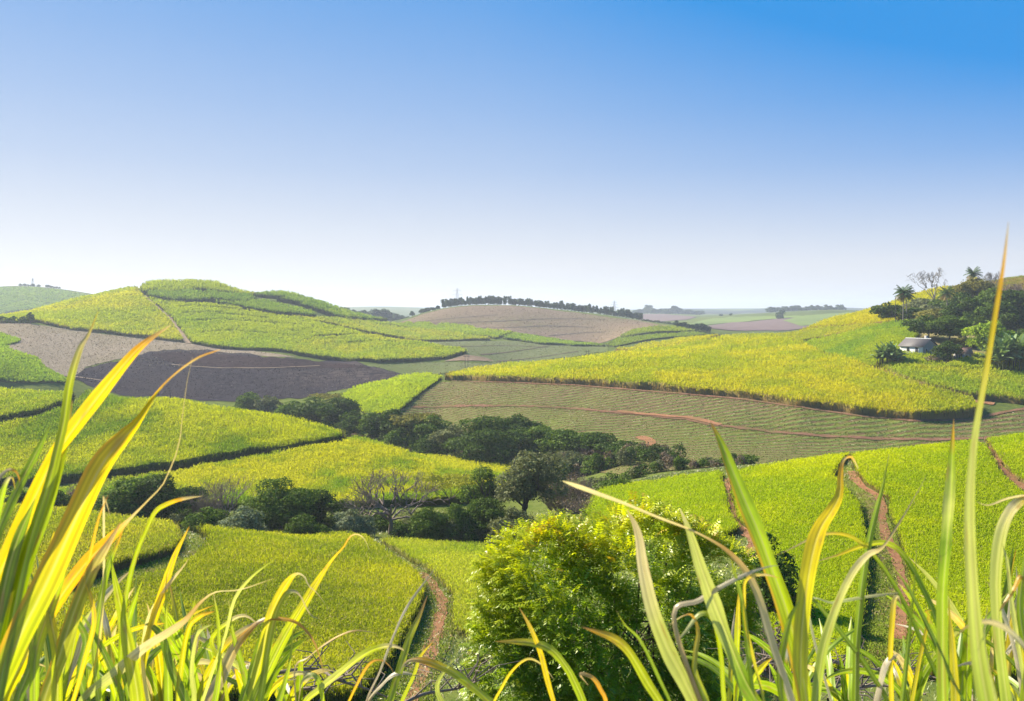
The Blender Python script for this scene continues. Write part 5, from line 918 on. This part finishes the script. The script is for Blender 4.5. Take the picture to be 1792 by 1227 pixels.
def plant(u, d, label, group='sugarcane plants close to the camera'):
    gz = float(ground_z((u - CX) / F * d, d)); x = (u - CX) / F * d; root = empty('sugarcane_plant', (x, d, gz)); tag(root, label, 'sugarcane', group); zt = -(1300 - VH) / F * d
    if zt > gz + .05:
        m = MB(); h = zt - gz; k = max(2, int(h / .12)); zz = np.linspace(-.1, h, k * 2); rr = np.where(np.arange(k * 2) % 2, .017, .014); m.tube([(.02 * math.sin(z * 3), 0, z) for z in zz], rr, 8); m.build('stalk', CSTALK, root, smooth=True)
    PLANTS.append((u, d, root)); return root
def near_leaf(pl, pts, wpx, stops, twist=.0, margin=None, dd=0.0, wprof=None, d=None):
    u, dp, root = PLANTS[pl]; d0 = d or dp; n = len(pts); cd = [c_ for _, c_ in stops]; ta = np.abs(np.atleast_1d(np.asarray(twist, float)))
    if cd[0] in ('d', 'w'): ta = ta + .3
    elif 'pg' in cd: ta = -ta - .2
    elif sum(c_ in ('y', 'yg', 'o') for c_ in cd) * 2 >= len(cd): ta = -ta - .25
    twist = list(ta) if len(ta) > 1 else float(ta[0])
    c = [px3(u * .6 + pts[0][0] * .4, max(1330, pts[0][1] + 50), dp)] + [px3(a, b, d0 + dd * (i / (n - 1)) ** 1.3) for i, (a, b) in enumerate(pts)]
    return leaf(root, c, .8 * wpx / F * d0, stops, twist, margin, wprof)
YO = [(0, 'yg'), (.4, 'y'), (.75, 'y'), (.88, 'o'), (1, 'b')]; GY = [(0, 'g'), (.5, 'yg'), (.85, 'y'), (.95, 'o'), (1, 'b')]; GR = [(0, 'g'), (.7, 'g'), (.95, 'yg'), (1, 'd')]; DRY = [(0, 'd'), (.6, 'w'), (.9, 'd'), (1, 'b')]; PG = [(0, 'g'), (.45, 'pg'), (.9, 'pg'), (1, 'd')]; DG = [(0, 'dg'), (.8, 'dg'), (1, 'g')]; YT = [(0, 'yg'), (.55, 'y'), (.68, 'w'), (1, 'd')]
DT = ([0, .1, .3, .5, .62, .72, .9, 1], [.7, .9, 1, .75, .35, .2, .14, .03])
plant(-50, 1.15, 'cane plant at the left edge with two wide yellow leaves crossing the hills')
plant(60, 1.3, 'cane plant at lower left with orange edged and dry tipped leaves')
plant(190, 1.55, 'cane plant at lower left with a long grey dry leaf')
plant(300, 1.7, 'cane plant with upright bright blades before the near cane field')
plant(430, 1.8, 'cane plant with a brown drooping leaf arch')
plant(540, 1.9, 'cane plant whose low arching leaf reaches towards the footpath')
plant(670, 1.9, 'cane plant with a thin dry leaf pointing over the footpath')
plant(890, 1.7, 'cane plant with an orange tipped leaf bending left over the path')
plant(1010, 1.6, 'cane plant with thin yellow leaves in front of the big bush')
plant(1200, 1.2, 'cane plant with a wide pale leaf in front of the big bush')
plant(1320, 1.2, 'cane plant with a grey green broad leaf beside the big bush')
plant(1410, 1.25, 'cane plant with the tallest green and yellow pair right of the bush')
plant(1530, 1.5, 'cane plant with crossing thin arches over the red track')
plant(1650, 1.3, 'cane plant with a straight upright blade on the right slope')
plant(1722, .8, 'blurred cane plant nearest the camera with a very tall pale leaf')
plant(1780, 1.3, 'cane plant at the right edge with pale folded leaves')
L_ = near_leaf
L_(0, [(-60, 1120), (0, 1000), (50, 890), (100, 790), (160, 708), (215, 640), (250, 603), (300, 568)], 40, [(0, 'yg'), (.18, 'y'), (.72, 'y'), (.82, 'o'), (.9, 'b'), (1, 'd')], .15, None, .15)
L_(0, [(-30, 1260), (30, 1120), (80, 1020), (130, 910), (175, 815), (215, 765), (240, 738), (270, 693), (300, 660), (345, 627), (385, 612)], 58, [(0, 'yg'), (.22, 'yg'), (.36, 'y'), (.72, 'y'), (.76, 'b'), (.86, 'd'), (.93, 'b'), (1, 'o')], [.0, .1, .1, .2, .9, 1.2, .9], 'o', .1, ([0, .1, .3, .5, .68, .76, .85, .93, 1], [.7, .95, 1, .9, .6, .32, .3, .2, .03]))
L_(1, [(0, 1240), (50, 1140), (95, 1060), (150, 985), (205, 930), (255, 880), (285, 848), (300, 815), (313, 780), (318, 740), (325, 680), (337, 625)], 33, [(0, 'yg'), (.25, 'y'), (.45, 'o'), (.62, 'o'), (.66, 'd'), (1, 'd')], [.1, .2, .2, .3, 1.1, 1.0], None, .1, ([0, .1, .3, .5, .6, .66, .75, .9, 1], [.7, .95, 1, .9, .7, .3, .22, .2, .05]))
L_(0, [(20, 1100), (50, 960), (85, 850), (100, 790), (112, 740), (122, 670), (140, 610), (155, 585), (172, 545)], 26, [(0, 'dg'), (.4, 'g'), (.7, 'yg'), (.85, 'd'), (1, 'y')], .5, None, .1)
L_(0, [(-10, 1227), (40, 1000), (75, 900), (100, 820), (115, 760), (127, 700)], 36, [(0, 'g'), (.5, 'g'), (.8, 'yg'), (1, 'b')], .25, None, .1)
L_(0, [(-20, 1180), (5, 1050), (30, 950), (62, 872)], 36, DG, .6)
L_(0, [(-40, 1090), (-10, 960), (20, 880), (60, 800), (90, 740)], 30, [(0, 'g'), (1, 'dg')], .7)
L_(0, [(-25, 1000), (-8, 920), (5, 860), (15, 838), (23, 838), (27, 862)], 14, [(0, 'g'), (.7, 'g'), (.85, 'w'), (.95, 'y'), (1, 'b')], .2)
L_(0, [(-60, 900), (-12, 850), (4, 830), (18, 822), (30, 828), (35, 845), (30, 860)], 15, [(0, 'd'), (.7, 'd'), (.85, 'o'), (1, 'b')], .6)
L_(1, [(75, 1240), (105, 1150), (135, 1060), (160, 1000), (190, 950), (212, 912)], 34, [(0, 'ol'), (.6, 'ol'), (.85, 'd'), (1, 'b')], .3, 'o')
L_(1, [(-10, 1230), (20, 1150), (40, 1080), (75, 1000), (95, 930)], 40, [(0, 'g'), (.7, 'yg'), (1, 'y')], .1)
L_(1, [(30, 1240), (55, 1160), (60, 1080), (75, 1030), (78, 1000)], 22, DG, .3); L_(1, [(60, 1240), (62, 1150), (90, 1060), (112, 1000), (118, 955)], 24, GR, .2)
L_(1, [(100, 1230), (100, 1150), (85, 1060), (90, 990), (100, 960)], 26, GY, .2); L_(1, [(120, 1250), (150, 1150), (165, 1080), (150, 1010), (155, 985), (172, 910), (190, 865)], 12, YO, .2)
L_(2, [(140, 1240), (200, 1180), (250, 1135), (290, 1110), (325, 1085), (345, 1060), (375, 1037), (420, 1032), (480, 1012)], 27, [(0, 'dg'), (.2, 'pg'), (.35, 'w'), (.55, 'd'), (.62, 'b'), (.75, 'w'), (1, 'd')], [.3, .3, .5, .9, .9], None, .0, ([0, .1, .3, .5, .62, .75, .9, 1], [.8, .95, 1, .8, .45, .2, .12, .03]))
L_(2, [(240, 1250), (228, 1150), (210, 1060), (198, 1000), (193, 972)], 32, [(0, 'yg'), (.8, 'yg'), (1, 'g')], .1); L_(2, [(210, 1200), (213, 1100), (225, 1020), (240, 965), (255, 930), (271, 897), (290, 883), (320, 873), (355, 868)], 15, [(0, 'g'), (.5, 'yg'), (.66, 'y'), (.74, 'o'), (.8, 'd'), (1, 'd')], .4)
L_(2, [(150, 1230), (170, 1150), (178, 1080), (182, 1010), (183, 925), (181, 870), (186, 880), (193, 905)], 9, [(0, 'yg'), (.6, 'y'), (.8, 'w'), (1, 'd')], .2); L_(2, [(175, 1240), (165, 1130), (175, 1060), (190, 990), (212, 935), (217, 915)], 15, [(0, 'g'), (.7, 'g'), (.9, 'o'), (1, 'b')], .3)
L_(2, [(160, 1250), (140, 1180), (150, 1120), (130, 1080), (112, 1060)], 16, DG, .2); L_(2, [(215, 1240), (195, 1170), (165, 1110), (140, 1070)], 14, DG, .3)
L_(3, [(245, 1200), (262, 1110), (280, 1050), (305, 975), (331, 922)], 22, [(0, 'yg'), (.6, 'y'), (.9, 'y'), (1, 'o')], .1); L_(3, [(295, 1240), (293, 1150), (291, 1080), (290, 1000), (290, 960)], 19, GR, .1)
L_(3, [(262, 1240), (250, 1160), (258, 1090), (290, 1030), (322, 990), (330, 978)], 12, [(0, 'pg'), (.5, 'w'), (1, 'd')], .3); L_(3, [(310, 1240), (318, 1160), (330, 1100), (350, 1078), (375, 1070)], 16, [(0, 'yg'), (.6, 'y'), (1, 'o')], .3); L_(3, [(330, 1250), (300, 1170), (280, 1110), (240, 1080)], 18, DG, .2); L_(3, [(340, 1240), (335, 1170), (345, 1110), (372, 1092)], 12, PG, .2)
L_(3, [(372, 1240), (384, 1160), (382, 1090), (374, 1040)], 19, GR, .1); L_(3, [(350, 1240), (370, 1180), (395, 1110), (410, 1050), (440, 1010), (485, 975)], 9, [(0, 'pg'), (.6, 'pg'), (1, 'yg')], .3)
L_(4, [(360, 1250), (385, 1190), (410, 1135), (438, 1102), (460, 1085), (490, 1083), (520, 1090), (545, 1115), (558, 1145), (566, 1175)], 28, [(0, 'b'), (.15, 'b'), (.3, 'w'), (.45, 'o'), (.55, 'b'), (.75, 'o'), (1, 'b')], [.2, .3, .7, .9, .6], None, 0, ([0, .12, .3, .42, .55, .75, .9, 1], [.7, .95, 1, .7, .4, .36, .25, .05]))
L_(4, [(440, 1240), (470, 1170), (500, 1110), (530, 1060), (560, 1010), (585, 975), (601, 958), (612, 940), (625, 935), (638, 944), (646, 962)], 25, [(0, 'g'), (.3, 'yg'), (.65, 'y'), (.78, 'o'), (.86, 'd'), (1, 'w')], [.1, .1, .2, .5, .6], None, .1, DT)
L_(4, [(440, 1220), (455, 1160), (470, 1090), (485, 1050), (505, 1016), (520, 1004), (533, 1010), (540, 1025), (555, 1038), (571, 1060)], 23, YT, [.1, .1, .2, .8, .8], None, 0, DT); L_(4, [(455, 1230), (470, 1130), (482, 1075), (500, 1040), (516, 1035), (527, 1045), (535, 1062), (546, 1078), (562, 1084)], 15, [(0, 'g'), (.5, 'yg'), (.62, 'w'), (1, 'd')], [.1, .1, .3, .8], None, 0, DT)
L_(4, [(440, 1240), (425, 1170), (408, 1110), (400, 1052)], 15, GR, .2); L_(4, [(420, 1250), (440, 1180), (455, 1120), (462, 1095)], 22, [(0, 'dg'), (1, 'g')], .3); L_(4, [(480, 1250), (505, 1170), (512, 1110), (515, 1085)], 16, GR, .2); L_(4, [(400, 1240), (390, 1170), (370, 1120), (405, 1085), (430, 1078), (455, 1095)], 12, [(0, 'yg'), (.5, 'yg'), (.7, 'w'), (1, 'd')], .3)
L_(5, [(530, 1240), (560, 1205), (600, 1172), (640, 1142), (675, 1130), (700, 1134), (716, 1146)], 19, [(0, 'yg'), (.3, 'pg'), (.7, 'yg'), (.85, 'w'), (1, 'd')], .3); L_(5, [(565, 1240), (560, 1200), (552, 1183), (540, 1182), (528, 1195), (522, 1230)], 15, [(0, 'yg'), (.4, 'g'), (.6, 'pg'), (1, 'd')], .4); L_(5, [(600, 1250), (640, 1170), (665, 1155), (685, 1170), (690, 1190)], 8, [(0, 'yg'), (.6, 'o'), (1, 'b')], .3); L_(5, [(515, 1180), (540, 1150), (580, 1120), (620, 1104), (660, 1108)], 6, [(0, 'd'), (.6, 'o'), (1, 'd')], .5)
L_(6, [(640, 1240), (665, 1175), (690, 1110), (715, 1058), (765, 990)], 9, [(0, 'd'), (.6, 'w'), (1, 'd')], .4); L_(6, [(680, 1240), (700, 1170), (715, 1120), (735, 1075), (748, 1042)], 18, [(0, 'g'), (.7, 'ol'), (.9, 'b'), (1, 'b')], .3); L_(6, [(695, 1250), (725, 1180), (735, 1150), (760, 1120)], 9, GY, .2); L_(6, [(640, 1245), (672, 1195), (700, 1178), (740, 1185)], 12, DRY, .4)
L_(7, [(870, 1245), (850, 1222), (800, 1182), (770, 1166), (740, 1156), (717, 1156), (705, 1166), (698, 1182)], 24, [(0, 'yg'), (.4, 'yg'), (.6, 'y'), (.75, 'o'), (1, 'd')], .3); L_(7, [(860, 1250), (880, 1200), (900, 1170), (925, 1153), (950, 1165), (970, 1190)], 7, [(0, 'y'), (.5, 'y'), (1, 'w')], .2); L_(7, [(780, 1240), (765, 1200), (785, 1165), (800, 1150)], 14, [(0, 'dg'), (1, 'pg')], .2)
L_(8, [(975, 1250), (958, 1190), (945, 1140), (928, 1098), (908, 1062)], 16, [(0, 'y'), (.7, 'y'), (1, 'b')], .3); L_(8, [(1025, 1250), (1003, 1190), (985, 1160), (965, 1138), (940, 1127), (910, 1123), (865, 1123)], 21, [(0, 'g'), (.5, 'yg'), (.8, 'y'), (1, 'o')], .2); L_(8, [(1060, 1240), (1050, 1205), (1035, 1185), (1015, 1180), (1030, 1200)], 13, [(0, 'o'), (.5, 'o'), (1, 'd')], .3)
L_(9, [(1165, 1250), (1130, 1190), (1100, 1140), (1075, 1118), (1045, 1106), (1018, 1097)], 25, [(0, 'yg'), (.45, 'yg'), (.65, 'y'), (.88, 'o'), (1, 'b')], .2); L_(9, [(1225, 1260), (1195, 1190), (1165, 1130), (1140, 1060), (1124, 985), (1120, 950), (1112, 920), (1097, 892)], 48, [(0, 'g'), (.25, 'pg'), (.6, 'pg'), (.8, 'w'), (1, 'd')], .35); L_(9, [(1180, 1250), (1150, 1180), (1120, 1120), (1095, 1095), (1078, 1068)], 8, GR, .3); L_(9, [(1240, 1250), (1215, 1170), (1222, 1110), (1212, 1078), (1195, 1078), (1170, 1095)], 15, [(0, 'g'), (.45, 'ol'), (.62, 'o'), (.72, 'b'), (.85, 'w'), (1, 'd')], [.2, .2, .6, .9], None, 0, DT)
L_(11, [(1395, 1260), (1370, 1180), (1350, 1120), (1330, 1050), (1308, 1003), (1270, 962), (1215, 930), (1150, 905), (1090, 880), (1030, 858), (985, 842)], 22, [(0, 'w'), (.2, 'd'), (.35, 'b'), (.5, 'd'), (1, 'w')], [.3, .5, .9, .6, .4], None, -.1, ([0, .15, .3, .45, .6, .8, .95, 1], [1, 1, .8, .5, .4, .5, .5, .1]))
L_(10, [(1335, 1260), (1300, 1190), (1272, 1120), (1248, 1055), (1225, 990), (1208, 935), (1190, 890)], 50, [(0, 'g'), (.3, 'dg'), (.6, 'pg'), (.9, 'pg'), (1, 'w')], .45); L_(10, [(1270, 1250), (1262, 1150), (1248, 1085), (1225, 1075), (1200, 1105), (1178, 1130)], 13, [(0, 'g'), (.5, 'yg'), (.7, 'pg'), (1, 'd')], .3); L_(10, [(1180, 1090), (1225, 1050), (1290, 1012), (1340, 993), (1362, 990)], 13, [(0, 'b'), (.4, 'd'), (.8, 'w'), (1, 'w')], .4); L_(10, [(1320, 1250), (1310, 1150), (1300, 1060), (1285, 1000), (1278, 975)], 11, GR, .2); L_(10, [(1340, 1250), (1318, 1150), (1305, 1090), (1302, 1030), (1312, 1010), (1340, 1006), (1365, 1012)], 9, [(0, 'yg'), (.5, 'y'), (.8, 'd'), (1, 'o')], .3)
L_(11, [(1415, 1260), (1398, 1160), (1375, 1070), (1350, 1000), (1325, 930), (1300, 870), (1280, 820), (1262, 775), (1243, 738)], 46, [(0, 'yg'), (.5, 'g'), (.75, 'g'), (.9, 'yg'), (.96, 'o'), (1, 'b')], .2, 'o', .1); L_(11, [(1400, 1250), (1400, 1150), (1404, 1080), (1413, 1010), (1424, 955), (1437, 920), (1455, 893), (1469, 865), (1471, 830), (1476, 806), (1490, 800), (1502, 820)], 40, [(0, 'yg'), (.3, 'y'), (.6, 'y'), (.72, 'o'), (.78, 'd'), (.86, 'o'), (1, 'w')], .15, None, .1, ([0, .1, .3, .5, .65, .75, .85, .93, 1], [.8, .95, 1, .72, .35, .16, .12, .1, .03]))
L_(11, [(1425, 1250), (1437, 1150), (1455, 1085), (1475, 1035), (1497, 995), (1520, 970), (1545, 957), (1580, 905), (1620, 835)], 24, [(0, 'g'), (.2, 'pg'), (.5, 'w'), (.7, 'd'), (1, 'd')], .3, None, .1, ([0, .1, .3, .55, .66, .8, 1], [.8, 1, .95, .6, .25, .15, .03])); L_(11, [(1375, 1250), (1365, 1180), (1380, 1090), (1400, 1050)], 16, GR, .2)
L_(12, [(1497, 1250), (1498, 1150), (1505, 1060), (1512, 1000), (1525, 930), (1545, 850), (1556, 795)], 16, GR, .3); L_(12, [(1555, 1240), (1525, 1180), (1490, 1130), (1450, 1080), (1415, 1040), (1385, 1005)], 13, DG, .4); L_(12, [(1665, 1200), (1640, 1090), (1610, 1020), (1580, 970), (1550, 950), (1510, 955), (1470, 970), (1425, 984)], 15, [(0, 'g'), (.45, 'dg'), (.65, 'yg'), (.85, 'y'), (1, 'd')], .4); L_(12, [(1655, 1240), (1620, 1140), (1580, 1050), (1540, 985), (1505, 948), (1470, 934), (1430, 937), (1400, 952), (1360, 972)], 11, [(0, 'dg'), (.5, 'g'), (.7, 'y'), (.9, 'd'), (1, 'd')], .4); L_(12, [(1530, 1260), (1540, 1200), (1552, 1160), (1572, 1144)], 16, DRY, .2); L_(12, [(1560, 1250), (1558, 1150), (1562, 1080), (1565, 1050), (1572, 1045), (1578, 1065)], 14, [(0, 'yg'), (.6, 'y'), (.8, 'w'), (1, 'b')], .2); L_(12, [(1415, 1070), (1460, 1055), (1520, 1044), (1588, 1036)], 12, [(0, 'w'), (.5, 'pg'), (1, 'd')], .5); L_(12, [(1575, 1250), (1590, 1120), (1600, 1020), (1605, 950)], 12, GR, .2); L_(12, [(1590, 1250), (1610, 1150), (1625, 1080), (1618, 1070), (1635, 1068)], 10, [(0, 'yg'), (.8, 'y'), (1, 'y')], .2)
L_(13, [(1650, 1260), (1648, 1150), (1648, 1050), (1655, 950), (1662, 860), (1666, 790), (1669, 732)], 32, [(0, 'g'), (.4, 'dg'), (.6, 'pg'), (.85, 'g'), (.95, 'o'), (1, 'b')], .35); L_(13, [(1672, 1260), (1668, 1150), (1662, 1080), (1660, 1040)], 22, [(0, 'yg'), (1, 'y')], .1); L_(13, [(1690, 1250), (1665, 1190), (1630, 1110), (1590, 1030), (1560, 990)], 12, DG, .3)
L_(14, [(1735, 1290), (1712, 1150), (1700, 1000), (1697, 880), (1705, 770), (1722, 670), (1740, 560), (1755, 470), (1765, 388)], 37, [(0, 'g'), (.3, 'pg'), (.55, 'pg'), (.72, 'y'), (.85, 'o'), (1, 'd')], .25, None, -.1, ([0, .2, .35, .5, .65, .8, .92, 1], [1, 1, .72, .42, .3, .22, .13, .02])); L_(14, [(1850, 1200), (1800, 1140), (1765, 1103), (1730, 1088), (1695, 1095), (1668, 1118)], 20, DRY, .4)
L_(15, [(1765, 1260), (1748, 1120), (1742, 1020), (1750, 940), (1766, 897), (1792, 872), (1815, 862)], 30, [(0, 'g'), (.35, 'pg'), (.6, 'w'), (.8, 'y'), (1, 'y')], .3); L_(15, [(1800, 1250), (1782, 1130), (1770, 1050), (1762, 980), (1750, 945)], 12, PG, .3); L_(15, [(1840, 1180), (1815, 1080), (1790, 1010), (1775, 1030), (1755, 1060), (1735, 1090)], 13, [(0, 'yg'), (.5, 'y'), (.7, 'o'), (1, 'd')], .3); L_(15, [(1830, 1250), (1800, 1150), (1785, 1060), (1800, 960), (1825, 900)], 18, GR, .3); L_(15, [(1850, 900), (1800, 870), (1765, 872), (1730, 884), (1708, 878)], 8, [(0, 'd'), (.5, 'w'), (1, 'd')], .5); L_(15, [(1790, 1250), (1800, 1170), (1812, 1100), (1830, 1000)], 22, GY, .2); L_(15, [(1745, 1250), (1730, 1180), (1722, 1120), (1728, 1060)], 18, PG, .2)
# smaller plants filling the foot of the picture
def fill_plant(u, d, top, label, nl=9, pal='gy'):
    plant(u, d, label, 'smaller cane plants on the near bank'); k = len(PLANTS) - 1
    for j in range(nl):
        lean = random.gauss(0, .5); hgt = (1260 - top) * random.uniform(.4, 1.0); dr = random.random() < .35; b = (u + random.uniform(-18, 18), 1245); P = [b]; x, y, a = b[0], b[1], lean * .4
        for q in range(6): x += math.sin(a) * hgt / 5; y -= math.cos(a) * hgt / 5; a += lean * .28 * (1.7 if dr and q > 2 else 1); P.append((x, y))
        st = random.choice([GR, GR, GY, DG, PG, DG, [(0, 'dg'), (.7, 'g'), (1, 'yg')]]) if not dr else random.choice([DRY, YT, [(0, 'yg'), (.5, 'y'), (.7, 'd'), (1, 'd')]])
        near_leaf(k, P, random.uniform(10, 22), st, random.uniform(-.5, .5), None, random.uniform(-.3, .3))
for u, d, top, lab in [(-20, 2.0, 1000, 'leafy cane shoot at the bottom left corner'), (45, 2.3, 1040, 'cane shoot behind the two wide yellow leaves'), (105, 2.0, 1020, 'cane shoot under the orange leaf at lower left'), (160, 2.5, 1060, 'cane shoot left of the long grey dry leaf'), (215, 2.2, 1040, 'cane shoot behind the long grey dry leaf'), (270, 2.6, 1080, 'cane shoot under the long grey dry leaf'), (330, 2.3, 1060, 'cane shoot right of the upright bright blades'), (385, 2.6, 1110, 'cane shoot left of the brown arch'), (445, 2.4, 1100, 'cane shoot below the brown arch'), (505, 2.6, 1150, 'low cane shoot right of the brown arch'),
    (1290, 2.2, 1060, 'cane shoot beside the broad grey green leaf'), (1385, 2.4, 1080, 'cane shoot under the tallest leaf pair'), (1470, 2.6, 1120, 'cane shoot right of the tallest leaf pair'), (1590, 2.2, 1080, 'cane shoot left of the straight upright blade'), (1690, 2.0, 1040, 'cane shoot right of the straight upright blade'), (1745, 2.2, 1000, 'cane shoot behind the blurred tall leaf'), (1800, 1.9, 960, 'cane shoot at the bottom right corner')]:
    fill_plant(u, d, top, lab, 11 if u < 480 or u > 1560 else 7)
# dead branches lying among the cane
DEADW = flat_mat('dead grey wood', (.22, .17, .13), .9, (.10, .075, .055), 9)
def dead_branch(label, P, d, r=.012, twigs=9):
    c = cr([px3(a, b, d + .25 * random.uniform(-1, 1)) for a, b in P], 14); root = empty('dead_branch', c[0]); tag(root, label, 'branch', 'dead branches among the near cane'); m = MB(); m.tube(c - c[0], np.linspace(r, r * .4, 14), 5)
    for k in range(twigs):
        i = random.randrange(2, 13); p = c[i] - c[0]; q = np.array([random.gauss(0, .5), random.gauss(0, .3), random.uniform(-.1, .9)]); q /= np.linalg.norm(q); L = random.uniform(.08, .22) * d / 3; m.tube([p, p + q * L * .5 + np.array([.03, 0, .02]), p + q * L + np.array([random.gauss(0, .08), 0, -.03])], [r * .45, r * .3, r * .15], 4)
    m.build('wood', DEADW, root); return root
for lab, P, d in [('pale dead branch lying across the foot of the near cane field', [(470, 1180), (520, 1172), (560, 1172), (590, 1190), (640, 1205), (700, 1230)], 4.2), ('thin dead branch hooked beside the brown arch', [(440, 1225), (500, 1205), (560, 1205), (610, 1180), (630, 1200)], 4.0), ('dark dead twigs left of the leafy bush', [(690, 1240), (740, 1215), (800, 1205), (840, 1190)], 4.5), ('dead branch with upright twigs below the right tracks', [(1440, 1150), (1490, 1168), (1540, 1172), (1600, 1180), (1660, 1190)], 4.5), ('fine dead twigs under the tallest leaf pair', [(1320, 1215), (1370, 1190), (1420, 1195), (1490, 1215)], 4.0), ('crooked dead branch at the foot of the right red track', [(1450, 1225), (1500, 1205), (1550, 1200), (1620, 1215)], 3.8), ('dark dead twigs at the foot of the bush on its right side', [(1290, 1190), (1320, 1165), (1350, 1150), (1390, 1160)], 5.0)]:
    dead_branch(lab, P, d, .011, 16)
thicket('bare_shrub', 'dark leafless scrub on the bare earth right of the big bush', 1330, 1062, 130, 26, None, 90); thicket('bare_shrub', 'small dry scrub at the end of the near cane by the footpath', 850, 1112, 90, 40, None, 70, leafcol='olive')
# ---------------------------------------------------------------- air
hz, t, out = mat_new('haze air'); pv = N(t, 'ShaderNodeVolumePrincipled'); pv.inputs['Color'].default_value = (.82, .89, 1.0, 1); pv.inputs['Density'].default_value = HAZE if 'HAZE' in globals() else 1.9e-4; pv.inputs['Anisotropy'].default_value = .2
t.links.new(pv.outputs[0], out.inputs['Volume']); zlo = float(tv[:, 2].min()) - 4; m = MB(); m.box((-11000, -60, zlo), (11000, 9000, 90)); hb = m.build('haze', hz); tag(hb, 'pale blue haze over the whole valley', 'haze', kind='stuff')
